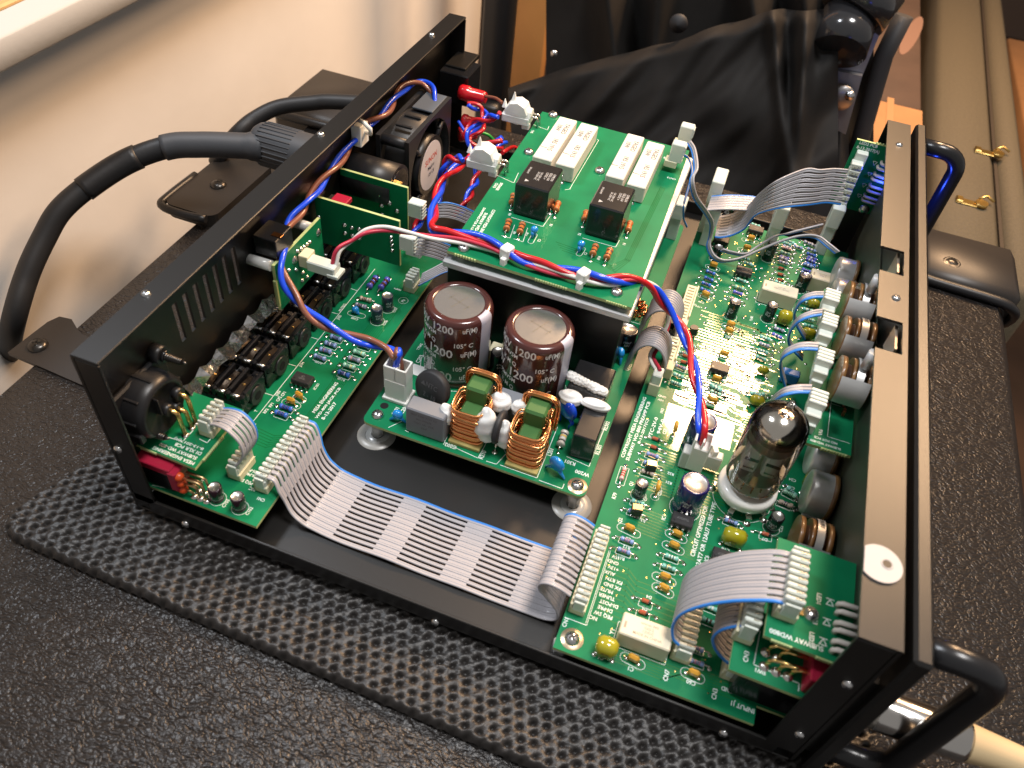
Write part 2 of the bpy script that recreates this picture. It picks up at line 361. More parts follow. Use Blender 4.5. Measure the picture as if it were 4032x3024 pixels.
mb.add([(1.3, 0, 1.2), (FR, 0, 10), (FR, 0, 12), (1.3, 0, 12), (1.3, 1.3, 1.2), (FR, 1.3, 10), (FR, 1.3, 12), (1.3, 1.3, 12)], [(0, 1, 2, 3), (7, 6, 5, 4), (0, 4, 5, 1), (1, 5, 6, 2)], BLK)
mb.box((FR/2+.7, L-.65, H/2), (FR-1.4, 1.3, H-3), BLK, .3); rear = mb.build('rear_panel', amp)
g1 = (Z('j', 880, 170, z=H).y, Z('j', 880, 370, z=H).y); g2 = (Z('j', 870, 750, z=H).y, Z('j', 860, 1010, z=H).y)
mb = MB(); plate_holes(mb, 'x', D-.65, 1.3, 0, L, 1.4, H-1.2, [], BLK)
plate_holes(mb, 'z', H-.6, 1.25, 0, L, D-FF, D, [(g1[1], g1[0], D-FF, D-2.2), (g2[1], g2[0], D-FF, D-2.2)], BLK)
for a, b_ in ((L, g1[0]), (g1[1], g2[0]), (g2[1], 0)): pass
mb.box((D-FF/2-.7, .65, H/2+3), (FF-1.4, 1.3, H-9), BLK, .3); mb.box((D-FF/2-.7, L-.65, H/2), (FF-1.4, 1.3, H-3), BLK, .3)
front = mb.build('front_panel', amp)
mb = MB(); mb.box((D+3+2.9, L/2+1, 47.5), (5.8, L+6, 94), BLK, 1.1); mb.box((D+1.5, L/2, 40), (3, L-4, 60), BLK); mb.build('faceplate', amp)
for y in (8, 331):
    mb = MB(); P = [(D+8, y, 88)]
    for t in range(8): a = math.radians(90-13*t); P.append((D+21+11*math.cos(a), y, 77+11*math.sin(a)))
    for t in range(8): a = math.radians(-13*t); P.append((D+21+11*math.cos(a), y, 17+11*math.sin(a)))
    P.append((D+8, y, 6)); mb.tube(P, 4.6, 16, M('satin_black_handle', (.012, .012, .013), .26)); mb.build('handle', amp)
# screws
def screw_mesh(r, mat=STEEL, wash=None):
    mb = MB()
    if wash: mb.lathe((0, 0, 0), (0, 0, 1), [(wash, 0), (wash, .6), (r*.8, .61)], 24, mat)
    z0 = .6 if wash else 0
    mb.lathe((0, 0, z0), (0, 0, 1), [(r, 0), (r*.96, r*.28), (r*.7, r*.58), (r*.3, r*.72), (0, r*.74)], 20, mat)
    for a in (0, 1): mb.box((0, 0, z0+r*.70), (r*1.1, r*.24, r*.14), M('recess_dark', (.03, .03, .03), .6), rz=.6+a*math.pi/2)
    return mb.mesh('screw')
scr_s = screw_mesh(1.9); scr_b = screw_mesh(3.0); scr_w = screw_mesh(3.1, wash=4.2)
for k, x, y in (('a', 1659+0, 0), ): pass
for p in ((574, 1158), (1263, 529), (1700, 137)):
    q = at(*p, z=H); obj('screw', scr_s, rear, TR(q.x, q.y, H-.1))
for p in ((3541, 571), (3528, 1174)):
    q = at(*p, z=H); obj('screw', scr_s, front, TR(q.x, q.y, H-.1))
for p, par, nm in (((466, 1769), rear, 0), ((731, 2063), amp, 0), ((1714, 2449), amp, 0), ((2848, 2887), amp, 0), ((3336, 2695), front, 0), ((3148, 2892), front, 0)):
    q = at(*p, y=-.1); obj('screw', scr_s, par, Matrix.Translation((q.x, -.05, q.z)) @ Matrix.Rotation(math.pi/2, 4, 'X'))
# white washer half-moon on the front flange
q = Z('n', 815, 1035, z=H+.3)
mb = MB(); P = [(279.2+6.9*math.cos(math.radians(a)), 27.9+6.9*math.sin(math.radians(a))) for a in range(-136, 137, 8)]
mb.prism(P, H+.1, H+.7, M('white_vinyl_washer', (.46, .43, .41), .5, bump=(400, .3, .2)))
mb.lathe((q.x, q.y, H+.7), (0, 0, 1), [(2.0, 0), (1.9, .3), (1.5, .1), (1.4, -.2)], 20, M('white_vinyl_washer', (.7, .68, .64), .5))
mb.cyl((q.x, q.y, H+.70), (q.x, q.y, H+.78), 1.4, 16, BLK)
mb.build('insulating_washer', front)
# ---- boards
def board(name, poly, z, th=1.6, T=None, parent=None, label=None):
    mb = MB(); n = len(poly)
    a = sum(poly[i][0]*poly[(i+1) % n][1]-poly[(i+1) % n][0]*poly[i][1] for i in range(n))
    if a < 0: poly = poly[::-1]
    mb.prism(poly, z-th, z, GREEN, EDGE); o = mb.build(name, parent or amp, T)
    if label: o['label'] = label
    return o
ZB = 14.5
jack = board('jack_board', [(2.5, 4.2), (58.9, 4.2), (59, 202), (2.5, 202)], ZB)
power = board('power_board', rounded(71.5, 73, 181.5, 302, 3.5), ZB, label='power supply board with two brown capacitors and two copper chokes')
pre = board('preamp_board', [(190, 1.6), (268, 1.6), (268, 9), (284, 9), (284, 321), (214, 321), (214, 312), (190, 312)], ZB, label='large preamp board packed with small resistors behind the front panel')
damp = board('damping_board', [(82.6, 145.6), (175.1, 144.3), (172, 296.3), (80.3, 297.2)], 68, label='raised board carrying four white cement resistors and two black relays')
xlr = board('socket_board', [(.8, 9.5), (31.2, 8.4), (31.2, 43.2), (.8, 43.2)], 34.5)
# ================================================================ SMALL COMPONENTS (shared meshes, one object each)
CACHE = {}
def lead_mat(): return TIN
RB = dict(blue='#7d96c8', pale='#b9aa9c', teal='#7fc0b4', green='#9ad0b8', deep='#3d6fd0', brown='#b06a3c', pink='#cfa8a4', grey='#8f93a8', violet='#5f63c8', red='#a84030', orange='#c8752c', white='#c2beb4', dark='#3c3430')
BAND = dict(k='#141210', b='#5a2a18', r='#a02818', o='#d06a20', y='#d8b43c', n='#d9c58a', v='#4a3a88', w='#d8d8d0', g='#3c3c40', e='#2f7a4a')
def rmat(c): return M('resistor_'+c, RB[c], .35, coat=.3)
def bmat_(c): return M('band_'+c, BAND[c], .4)
def resistor_mesh(body, bands, pitch, ln=6.2, r=1.15, up=1.6):
    key = ('r', body, bands, round(pitch*2)/2, ln, r, up)
    if key in CACHE: return CACHE[key]
    p = round(pitch*2)/2; mb = MB(); bm = rmat(body); h = ln/2
    prof = [(0, -h), (r*.7, -h), (r*1.02, -h+.25), (r*1.06, -h+.9), (r*.86, -h+1.35)]; ms = [bm]*4; n = len(bands); x = -h+1.45; st = (ln-2.9)/max(1, n)
    prof[-1] = (r*.86, -h+1.35)
    for i, b in enumerate(bands):
        prof += [(r*.84, x+st*.22), (r*.84, x+st*.78)]; ms += [bm, bmat_(b)]; x += st
    prof += [(r*.86, h-1.35), (r*1.06, h-.9), (r*1.02, h-.25), (r*.7, h), (0, h)]; ms += [bm]*5
    mb.lathe((0, 0, up), (1, 0, 0), prof, 12, ms)
    for s_ in (-1, 1):
        mb.tube([(s_*h*.98, 0, up), (s_*(p/2-.5), 0, up), (s_*(p/2-.12), 0, up-.35), (s_*p/2, 0, .1)], .32, 6, TIN, cap=False); mb.pad((s_*p/2, 0, 0), .95)
    CACHE[key] = mb.mesh('resistor'); return CACHE[key]
def place2(par, name, mesh_fn, a, b, z, *args, **kw):
    d = b-a; T = TR((a.x+b.x)/2, (a.y+b.y)/2, z, math.atan2(d.y, d.x)); o = obj(name, mesh_fn((d.length), *args, **kw), par, T); return o
def res(par, zk, x1, y1, x2, y2, body='blue', bands='kbrk', z=ZB, **kw):
    a, b = Z(zk, x1, y1, z), Z(zk, x2, y2, z)
    return place2(par, 'resistor', lambda p: resistor_mesh(body, bands, min(13, max(8, p)), **kw), a, b, z)
def diode_mesh(p):
    p = round(p*2)/2; key = ('d', p)
    if key in CACHE: return CACHE[key]
    mb = MB(); g = M('diode_glass', (.55, .13, .06), .08, trans=.3, coat=.8); k = M('diode_band', (.02, .02, .02), .3)
    mb.lathe((0, 0, 1.1), (1, 0, 0), [(0, -2), (.8, -1.9), (.9, -1.4), (.9, .8), (.92, .85), (.92, 1.5), (.8, 1.9), (0, 2)], 10, [g, g, g, g, k, k, g])
    for s_ in (-1, 1):
        mb.tube([(s_*1.9, 0, 1.1), (s_*(p/2-.5), 0, 1.1), (s_*p/2, 0, .1)], .28, 6, TIN, cap=False); mb.pad((s_*p/2, 0, 0), .95)
    CACHE[key] = mb.mesh('diode'); return CACHE[key]
def diode(par, zk, x1, y1, x2, y2, z=ZB):
    a, b = Z(zk, x1, y1, z), Z(zk, x2, y2, z); return place2(par, 'diode', lambda p: diode_mesh(min(12, max(8, p))), a, b, z)
OCHRE = M('ochre_ceramic', (.66, .33, .035), .3, coat=.5, bump=(600, .15, .3))
def ceramic_mesh():
    if 'cer' in CACHE: return CACHE['cer']
    mb = MB(); mb.box((0, 0, 2.7), (4.6, 2.2, 3.6), OCHRE, .9)
    for s_ in (-1, 1): mb.tube([(s_*1.7, 0, 1.2), (s_*2.4, 0, .1)], .3, 6, OCHRE); mb.pad((s_*2.5, 0, 0), 1.0)
    CACHE['cer'] = mb.mesh('ceramic_capacitor'); return CACHE['cer']
def ceramic(par, zk, x1, y1, x2, y2, z=ZB):          # x,y of its two solder pads
    a, b = Z(zk, x1, y1, z), Z(zk, x2, y2, z); o = place2(par, 'ceramic_capacitor', lambda p: ceramic_mesh(), a, b, z); return o
FILMY = M('yellow_film_lacquer', (.36, .33, .015), .15, coat=.8, trans=.12, bump=(250, .2, .5))
def film_mesh(w=8.5, d=5.5, h=7.5):
    key = ('film', w, d, h)
    if key in CACHE: return CACHE[key]
    mb = MB(); mb.box((0, 0, h/2+.4), (w, d, h), FILMY, 1.8)
    for s_ in (-1, 1): mb.pad((s_*w*.42, -d*.3, 0), 1)
    t = M('dark_print', (.06, .05, .01), .5); tmp = MB(); put_text(tmp, '.01K\n100J', 0, 0, 0, 1.9, 0, t)
    mb.add([(v.x, -d/2-.03, h*.5+v.y) for v in tmp.v], tmp.f, t); CACHE[key] = mb.mesh('film_capacitor'); return CACHE[key]
def film(par, zk, x, y, w=8.5, d=5.5, h=7.5, rz=0, z=ZB):
    p = Z(zk, x, y, z); return obj('film_capacitor', film_mesh(w, d, h), par, TR(p.x, p.y, z, rz))
SLV = dict(black='#15151a', navy='#1a1450', maroon='#2c1420', slate='#2c3444')
def elco_mesh(r, h, c='black', txt='47uF\n63V'):
    key = ('e', r, h, c, txt)
    if key in CACHE: return CACHE[key]
    mb = MB(); s_ = M('sleeve_'+c, SLV[c], .22, coat=.5); st = M('sleeve_stripe', (.5, .52, .55), .35); t = M('can_top', (.72, .70, .66), .28, metal=.9, bump=(300, .1, .3))
    n = 28; base = len(mb.v)
    prof = [(r*.94, 0), (r, .5), (r, 1.3), (r*.93, 1.7), (r, 2.2), (r, h-.6), (r*.95, h-.1), (r*.82, h), (r*.80, h-.12), (0, h-.15)]
    mb.lathe((0, 0, .2), (0, 0, 1), prof, n, [s_]*7+[s_, t])
    for f in range(len(mb.f)):           # pale minus stripe
        if f//n in (1, 2, 3, 4, 5) and f % n in (2, 3, 4, 5): mb.m[f] = mb.mi(st)
    for a in (0, 1, 2): mb.box((math.cos(a*2.094+.4)*r*.36, math.sin(a*2.094+.4)*r*.36, h+.07), (r*.72, .16, .04), M('score', (.25, .23, .2), .5), rz=a*2.094+.4)
    tm = M('sleeve_print', (.55, .57, .6), .5); wrap_text(mb, txt, 0, 0, r+.05, -1.9, h*.5+.3, min(2.0, r*.55), tm)
    CACHE[key] = mb.mesh('electrolytic_capacitor'); return CACHE[key]
def elco(par, zk, x, y, r=2.6, h=9, c='black', z=ZB, rz=0, txt='47uF\n63V', name='electrolytic_capacitor', tilt=0):   # x,y: foot on the board
    p = Z(zk, x, y, z) if zk else Vector((x, y, z)); return obj(name, elco_mesh(r, h, c, txt), par, TR(p.x, p.y, z, rz, rx_=tilt))
def dip_mesh(txt='TL072CP', n=4):
    key = ('dip', txt, n)
    if key in CACHE: return CACHE[key]
    mb = MB(); w = n*2.54-.6; bm = M('chip_epoxy', (.022, .021, .022), .42, bump=(1500, .1, .1)); mb.box((0, 0, 3.0), (w, 6.3, 3.3), bm, .35)
    mb.cyl((-w/2+1.2, -1.6, 4.6), (-w/2+1.2, -1.6, 4.67), .55, 12, M('chip_dimple', (.012, .012, .012), .3))
    put_text(mb, txt, 0, .2, 4.69, 1.5, 180, M('chip_print', (.13, .13, .13), .5))
    for i in range(n):
        x = (i-(n-1)/2)*2.54
        for s_ in (-1, 1):
            mb.box((x, s_*3.6, 2.7), (1.1, .9, .25), TIN); mb.box((x, s_*3.95, 1.5), (.8, .25, 2.6), TIN); mb.pad((x, s_*3.95, 0), .85)
    CACHE[key] = mb.mesh('chip'); return CACHE[key]
def dip(par, zk, x, y, rz=0, txt='TL072CP', z=ZB, n=4):
    p = Z(zk, x, y, z); return obj('chip', dip_mesh(txt, n), par, TR(p.x, p.y, z, rz))
def to92_mesh(shiny=False):
    key = ('to', shiny)
    if key in CACHE: return CACHE[key]
    mb = MB(); bm = M('chip_epoxy', (.022, .021, .022), .42)
    if shiny:   # small flat-backed regulator with a bright tab edge
        mb.box((0, 0, 4.2), (4.8, 3.6, 4.6), bm, .4); mb.box((0, 0, 6.75), (4.6, 3.2, .5), M('bronze_tab', (.8, .55, .3), .25, metal=1), .15)
    else:
        P = [(2.3*math.cos(math.radians(a)), 2.3*math.sin(math.radians(a))) for a in range(-40, 221, 20)]; mb.prism(P, 2, 6.6, bm)
    for i in (-1, 0, 1): mb.cyl((i*1.4, 0, 0), (i*1.4, 0, 2.4), .3, 6, TIN); mb.pad((i*1.6, 0, 0), .8)
    CACHE[key] = mb.mesh('transistor'); return CACHE[key]
def to92(par, zk, x, y, rz=0, shiny=False, z=ZB):
    p = Z(zk, x, y, z); return obj('transistor', to92_mesh(shiny), par, TR(p.x, p.y, z, rz))
# connectors: cream wafer with pins and a translucent comb housing on top
def header_mesh(n, pitch=2.5, w=6.6, h=4.2, d=0):
    key = ('hd', n, pitch, w)
    if key in CACHE: return CACHE[key]
    mb = MB(); l = n*pitch+1.6; mb.box((0, 0, h/2), (w, l, h), CREAM, .3); mb.box((-w/2+.6, 0, h/2+1.4), (1.1, l, h+2.6), CREAM, .25)
    CACHE[key] = mb.mesh('pin_header'); return CACHE[key]
def plug_mesh(n, pitch=2.5, w=5.4, h=8):
    key = ('pl', n, pitch, w, h)
    if key in CACHE: return CACHE[key]
    mb = MB(); l = n*pitch+.8; mb.box((0, 0, h*.28), (w*.9, l, h*.56), CLEAR, .3)
    pin = M('tin_contact', (.75, .72, .62), .25, metal=1)
    for i in range(n):
        y = (i-(n-1)/2)*pitch
        mb.box((0, y, h*.72), (w, pitch*.66, h*.5), CLEAR, .45); mb.box((.3, y+pitch*.36, h*.66), (w*.8, pitch*.2, h*.36), CLEAR, .15)
        mb.box((w*.12, y, h*.985), (w*.3, pitch*.16, .5), pin); mb.box((w*.36, y+.2, h*.985), (w*.12, pitch*.12, .4), pin)
    mb.box((0, l/2+.3, h*.5), (w*.8, .9, h*.9), CLEAR, .2); mb.box((0, -l/2-.3, h*.42), (w*.8, .9, h*.8), CLEAR, .2)
    CACHE[key] = mb.mesh('ribbon_plug'); return CACHE[key]
def connector(par, x, y, n, rz=0, z=ZB, pitch=2.5, T=None, w=5.4, h=8, flip=False):
    T = T or TR(x, y, z, rz); a = obj('pin_header', header_mesh(n, pitch, w+1.2), par, T)
    obj('ribbon_plug', plug_mesh(n, pitch, w, h), par, T @ Matrix.Translation((.3, 0, 3.2))); return a
# silkscreen helpers
def oval(mb, zk, x1, y1, x2, y2, r=2.0, z=ZB):
    a, b = Z(zk, x1, y1, z), Z(zk, x2, y2, z); d = Vector((b.x-a.x, b.y-a.y)).normalized(); q = Vector((-d.y, d.x)); P = []
    for k in range(9): t = math.pi*k/8; P.append(Vector((b.x, b.y))+d*r*math.sin(t)-q*r*math.cos(t))
    for k in range(9): t = math.pi*k/8; P.append(Vector((a.x, a.y))-d*r*math.sin(t)+q*r*math.cos(t))
    mb.stroke(P, .25, z+.03, SILK, True)
def circ(mb, x, y, r, z=ZB, n=28, w=.25): mb.stroke([(x+r*math.cos(2*math.pi*k/n), y+r*math.sin(2*math.pi*k/n)) for k in range(n)], w, z+.03, SILK, True)
def rect(mb, x, y, sx, sy, rz=0, z=ZB, w=.22):
    c, s_ = math.cos(rz), math.sin(rz); mb.stroke([(x+i*sx/2*c-j*sy/2*s_, y+i*sx/2*s_+j*sy/2*c) for i, j in ((-1, -1), (1, -1), (1, 1), (-1, 1))], w, z+.03, SILK, True)
def tx(mb, zk, t, x, y, size, deg, z=ZB, sx=.92):
    p = Z(zk, x, y, z); put_text(mb, t, p.x, p.y, z+.03, size, deg, SILK, sx)
def traces(mb, polys, z=ZB, w=.5, mat=None):
    for P in polys: mb.stroke(P, w, z+.012, mat or TRACE)

# ================================================================ PREAMP BOARD
sk = MB()
# resistors whose pads are read off the photograph: zoom, pad, pad, body, bands
R_ = [('m', 360, 857, 525, 920, 'blue', 'grbrk'), ('m', 337, 925, 507, 990, 'blue', 'grbrk'), ('m', 648, 967, 818, 1030, 'teal', 'wkwkw'), ('m', 627, 1033, 800, 1098, 'teal', 'kykgk'),
      ('m', 530, 305, 687, 360, 'blue', 'rgrgr'), ('m', 510, 362, 670, 415, 'blue', 'kbk'), ('m', 498, 420, 655, 470, 'pale', 'kb'), ('m', 432, 612, 595, 670, 'teal', 'ykek'), ('m', 412, 675, 573, 735, 'blue', 'kgk'),
      ('m', 1045, 737, 1195, 795, 'blue', 'rkbk'), ('m', 1475, 520, 1560, 620, 'teal', 'kgk'), ('m', 1395, 618, 1540, 680, 'pale', 'gkg'), ('m', 955, 1230, 1090, 1280, 'grey', 'kk'),
      ('m', 930, 1305, 1040, 1350, 'teal', 'ww'), ('m', 905, 1385, 1040, 1440, 'teal', 'kb'), ('m', 800, 1555, 985, 1625, 'blue', 'grbgr'), ('m', 800, 1650, 985, 1715, 'blue', 'grbgr'),
      ('x', 940, 1105, 1130, 1205, 'green', 'eeee'), ('x', 880, 1210, 1120, 1300, 'pale', 'vg'), ('x', 620, 135, 830, 165, 'teal', 'gggg'), ('x', 230, 60, 375, 130, 'teal', 'kwkw'),
      ('i', 600, 960, 700, 985, 'teal', 'kekw'), ('i', 540, 1015, 650, 1050, 'teal', 'grg'), ('i', 490, 1115, 655, 1180, 'grey', 'rgrg'), ('i', 475, 1185, 640, 1250, 'teal', 'wkwb'), ('i', 455, 1250, 620, 1310, 'teal', 'kwkwk'),
      ('i', 745, 345, 895, 405, 'deep', 'kbk'), ('i', 730, 395, 880, 460, 'deep', 'kkb'), ('i', 705, 440, 865, 500, 'deep', 'kbk'), ('i', 700, 490, 850, 550, 'deep', 'kk'),
      ('i', 1000, 415, 1140, 465, 'teal', 'kgkg'), ('i', 985, 475, 1125, 525, 'green', 'ykg'), ('i', 965, 515, 1120, 570, 'violet', 'vvv'), ('i', 945, 570, 1100, 625, 'pink', 'w'),
      ('i', 1175, 880, 1350, 940, 'teal', 'wewe'), ('i', 1170, 935, 1340, 995, 'grey', 'wgwg'), ('i', 1160, 990, 1330, 1050, 'teal', 'wkwk'), ('i', 1150, 1045, 1310, 1105, 'teal', 'bkbk'),
      ('i', 1310, 815, 1445, 865, 'grey', 'wvg'), ('i', 1290, 860, 1430, 925, 'violet', 'wgw'), ('i', 1310, 430, 1450, 490, 'teal', 'ge'), ('i', 1110, 1350, 1260, 1390, 'teal', 'kgk'),
      ('i', 770, 1270, 940, 1340, 'teal', 'wkwk'), ('i', 790, 1330, 930, 1390, 'green', 'gk'), ('i', 1340, 235, 1480, 290, 'grey', 'wg'), ('i', 1360, 190, 1490, 240, 'teal', 'gg'), ('i', 1370, 140, 1520, 200, 'blue', 'gwg'), ('i', 1400, 100, 1530, 150, 'teal', 'kgk'),
      ('v', 1460, 800, 1670, 890, 'teal', 'kekg'), ('v', 1460, 870, 1660, 940, 'pink', 'gvg'), ('v', 1440, 930, 1650, 1000, 'teal', 'kwk'), ('v', 1430, 985, 1640, 1050, 'violet', 'wgv'), ('v', 1420, 1050, 1620, 1110, 'grey', 'gwg'),
      ('v', 1800, 830, 1960, 890, 'slate' if False else 'grey', 'kwk'), ('v', 1790, 895, 1950, 950, 'blue', 'kwk'), ('v', 1780, 950, 1950, 1010, 'deep', 'kvk'), ('v', 1760, 1015, 1960, 1095, 'violet', 'wvw'), ('v', 1720, 1075, 1930, 1150, 'blue', 'gwg'), ('v', 1700, 1140, 1920, 1220, 'violet', 'kkk'), ('v', 1690, 1180, 1900, 1250, 'blue', 'gkg'),
      ('v', 1100, 590, 1250, 640, 'teal', 'ewe'), ('v', 980, 1060, 1190, 1130, 'teal', 'kekg'), ('v', 970, 1010, 1120, 1050, 'teal', 'ek'),
      ('j', 60, 590, 230, 650, 'teal', 'gg'), ('j', 90, 740, 250, 780, 'green', 'kgk'), ('j', 90, 790, 240, 830, 'teal', 'ek'), ('j', 80, 660, 240, 700, 'teal', 'wg'), ('j', 100, 110, 230, 160, 'grey', 'kw'), ('j', 130, 240, 260, 280, 'violet', 'wg'), ('j', 120, 290, 250, 330, 'deep', 'gk'), ('j', 30, 150, 130, 185, 'blue', 'wk')]
for r_ in R_: res(pre, *r_, ln=5.8, r=1.05)
res(pre, 'm', 445, 365, 385, 548, 'pink', 'rrr', ln=7)
for d_ in [('m', 567, 200, 700, 245), ('m', 548, 250, 697, 305), ('m', 485, 1248, 655, 1315), ('m', 462, 1325, 640, 1385), ('m', 1268, 818, 1435, 870), ('i', 560, 1030, 690, 1075), ('i', 545, 1085, 670, 1120),
           ('v', 1400, 1110, 1600, 1180), ('v', 1395, 1190, 1590, 1250), ('v', 1370, 1250, 1610, 1330)]: diode(pre, *d_)
C_ = [('m', 410, 790, 505, 835), ('m', 725, 830, 808, 870), ('m', 705, 905, 790, 945), ('m', 640, 1110, 735, 1150), ('m', 640, 1180, 720, 1225), ('m', 435, 1638, 530, 1688), ('o', 995, 1075, 1085, 1115),
      ('i', 745, 545, 810, 575), ('i', 945, 790, 1020, 820), ('i', 930, 840, 1010, 875), ('i', 890, 1030, 965, 1060), ('i', 830, 1235, 905, 1260), ('i', 790, 1405, 860, 1420), ('x', 195, 205, 330, 240),
      ('v', 1050, 770, 1180, 800), ('v', 1000, 890, 1130, 925), ('v', 600, 1105, 700, 1135)]
for c_ in C_: ceramic(pre, *c_); oval(sk, *c_)
for y_ in ((745, 195, 735, 130), (628, 590, 648, 505)):     # two ceramic discs standing edge on
    a = Z('m', y_[0], y_[1], ZB); mb = MB(); mb.lathe((0, 0, 4.6), (1, 0, 0), [(0, -1), (2.4, -.8), (3, 0), (2.4, .8), (0, 1)], 16, OCHRE)
    for s_ in (-1, 1): mb.tube([(0, s_*1.6, 2.4), (0, s_*2.5, .1)], .3, 6, OCHRE); mb.pad((0, s_*2.5, 0), 1)
    mb.build('ceramic_disc', pre, TR(a.x, a.y+2.6, ZB, .1)); circ(sk, a.x, a.y-.2, 1.9); circ(sk, a.x, a.y+5.2, 1.9)
film(pre, 'm', 1125, 895, 10, 6.5, 9); film(pre, 'm', 300, 1610, 8.5, 7, 8.5); film(pre, 'i', 1410, 780, 8, 6, 9); film(pre, 'i', 1240, 1190, 6, 4, 5.5); film(pre, 'i', 1190, 1440, 7.5, 5, 6); film(pre, 'j', 150, 900, 8, 5, 7); film(pre, 'j', 200, 650, 7, 4.5, 6)
film(pre, 'u', 200, 420, 5, 4, 5); film(pre, 'x', 1200, 1090, 4.5, 8, 9, rz=.1)
mb = MB(); mb.box((0, 0, 4), (9, 5, 7), M('blue_box', (.03, .15, .42), .35), .6); p = Z('i', 1450, 1250, ZB); mb.build('box_capacitor', pre, TR(p.x, p.y, ZB))
elco(pre, 'm', 825, 665, 6.3, 19, 'navy', rz=.2, txt='220uF\n35V'); elco(pre, 'x', 85, 660, 6.2, 19, 'navy', rz=.2, txt='220uF\n35V')
elco(pre, 'm', 520, 578, 2.9, 9, 'black'); elco(pre, 'm', 1388, 795, 3.1, 9.5, 'black', txt='CKRA\n47uF')
E_ = [('i', 985, 715, 3.1, 11), ('i', 1285, 740, 3.1, 11), ('i', 1560, 500, 3.1, 11), ('i', 490, 1030, 2.8, 7), ('i', 500, 930, 2.8, 7), ('v', 680, 1010, 3, 9), ('v', 1330, 1010, 3.2, 12), ('v', 1400, 740, 2.8, 8), ('v', 830, 480, 3.4, 10), ('j', 90, 500, 3.1, 11)]
for k_, x, y, r_, h_ in E_: elco(pre, k_, x, y, r_, h_, 'black', txt='25V\n47uF'); q = Z(k_, x, y, ZB); circ(sk, q.x, q.y, r_+.7)
for k_, x, y, r_ in (('m', 825, 665, 7.0), ('x', 85, 660, 7.0), ('m', 520, 578, 3.5), ('m', 1388, 795, 3.8)): q = Z(k_, x, y, ZB); circ(sk, q.x, q.y, r_)
dip(pre, 'm', 795, 775, 0, 'TL072CP'); dip(pre, 'i', 1085, 385, 0, 'TL074'); dip(pre, 'i', 885, 1175, 0, '13600'); dip(pre, 'm', 1060, 1010, 0, 'TL072CP'); dip(pre, 'v', 1170, 700, 0, '4558'); dip(pre, 'v', 740, 830, 0, '4558')
to92(pre, 'm', 590, 430, .2, True); to92(pre, 'm', 497, 715, .2, True); to92(pre, 'i', 670, 880, .3); to92(pre, 'i', 500, 830, .3); to92(pre, 'i', 560, 870, .1)
# cream signal relays
def relay_cream(zk, x, y, txt, L_=20, W_=9.5, hh=10, rz=0):
    p = Z(zk, x, y, ZB); mb = MB(); mb.box((0, 0, hh/2+.3), (L_, W_, hh), M('relay_cream', (.66, .60, .45), .42), .5)
    ink = M('relay_print', (.33, .27, .2), .6); put_text(mb, txt, .6, 0, hh+.33, 1.65, 0, ink); mb.box((-L_/2+1.6, -.5, hh+.33), (.9, 2.8, .03), ink)
    mb.build('signal_relay', pre, TR(p.x, p.y, ZB, rz)); rect(sk, p.x, p.y, L_+1.2, W_+1.2)
relay_cream('m', 540, 1545, 'omron 043\nG6S-2\n12VDC\nMADE IN CHINA'); relay_cream('i', 1350, 600, 'omron\nG6S-2 12VDC'); relay_cream('j', 230, 490, 'omron\nG6S-2', 12)
# pads scattered with stitching vias where the copper is dense
mb = MB(); rnd = random.Random(3)
for i in range(420):
    x = rnd.uniform(203, 268); y = rnd.uniform(150, 316)
    if i % 3 == 0: mb.pad((x, y, ZB), .9, h=.5, n=8)
    else: mb.lathe((x, y, ZB), (0, 0, 1), [(.45, .02), (.2, .06), (0, .05)], 6, GOLD)
for i in range(90):
    x = rnd.uniform(196, 262); y = rnd.uniform(6, 150); mb.lathe((x, y, ZB), (0, 0, 1), [(.4, .02), (.2, .05), (0, .04)], 6, GOLD)
mb.build('solder_points', pre, kind='stuff')
# copper traces under the mask: wide pours in the middle, parallel runs elsewhere
tr = MB()
def run(y0, x0, n, pitch, pts, w=.55):
    for i in range(n): traces(tr, [[(x0+dx, y0+dy+i*pitch*(1 if abs(dy) < 99 else 0)) for dx, dy in pts]], w=w)
for i in range(11): y = 21+i*2.55; traces(tr, [[(202, y), (212-i*.3, y-.4), (217-i*.35, y-3.2-i*.1), (234, y-4.6)]], w=.38)
for i in range(9): traces(tr, [[(203, 66+i*1.6), (222, 65+i*1.6), (226+i*.5, 62+i*1.3), (246, 60+i*1.3)]], w=.35)
for i in range(16): traces(tr, [[(200+(i % 3), 90+i*1.7), (218, 89.2+i*1.7), (221, 87+i*1.7), (240+(i % 4), 86+i*1.7)]], w=.7)
for i in range(34): tr.stroke([(205, 117.5+i*.86), (219.5-(i % 5)*.5, 117.2+i*.86)], .62, ZB+.012, TRACE)
pours = [((224, 128, 238.5, 146)), ((222, 149, 233, 158)), ((226, 161, 238, 167)), ((251, 137, 257, 148)), ((206, 149, 214, 157))]
for x0, y0, x1, y1 in pours: tr.add([(x0+1, y0, ZB+.012), (x1, y0, ZB+.012), (x1, y1-1.5, ZB+.012), (x1-1.5, y1, ZB+.012), (x0, y1, ZB+.012), (x0, y0+1, ZB+.012)], [(0, 1, 2, 3, 4, 5)], TRACE)
for i in range(24): y = 118+i*1.75; x0 = 240+rnd.uniform(0, 3); traces(tr, [[(x0, y), (x0+8+rnd.uniform(0, 6), y-.3), (x0+20, y-1.2)]], w=rnd.choice((.5, .8, 1.1)))
for i in range(34):
    y = 148.5+i*2.3; x0 = 206+rnd.uniform(0, 8); x1 = x0+rnd.uniform(10, 30)
    traces(tr, [[(x0, y+.02), (x1, y-.3), (x1+2, y-1.8), (min(266, x1+rnd.uniform(6, 20)), y-2.2)]], w=rnd.choice((.7, 1.0, 1.3)))
for i in range(14): traces(tr, [[(230, 174+i*2.3), (246, 173.4+i*2.3)]], w=1.1)
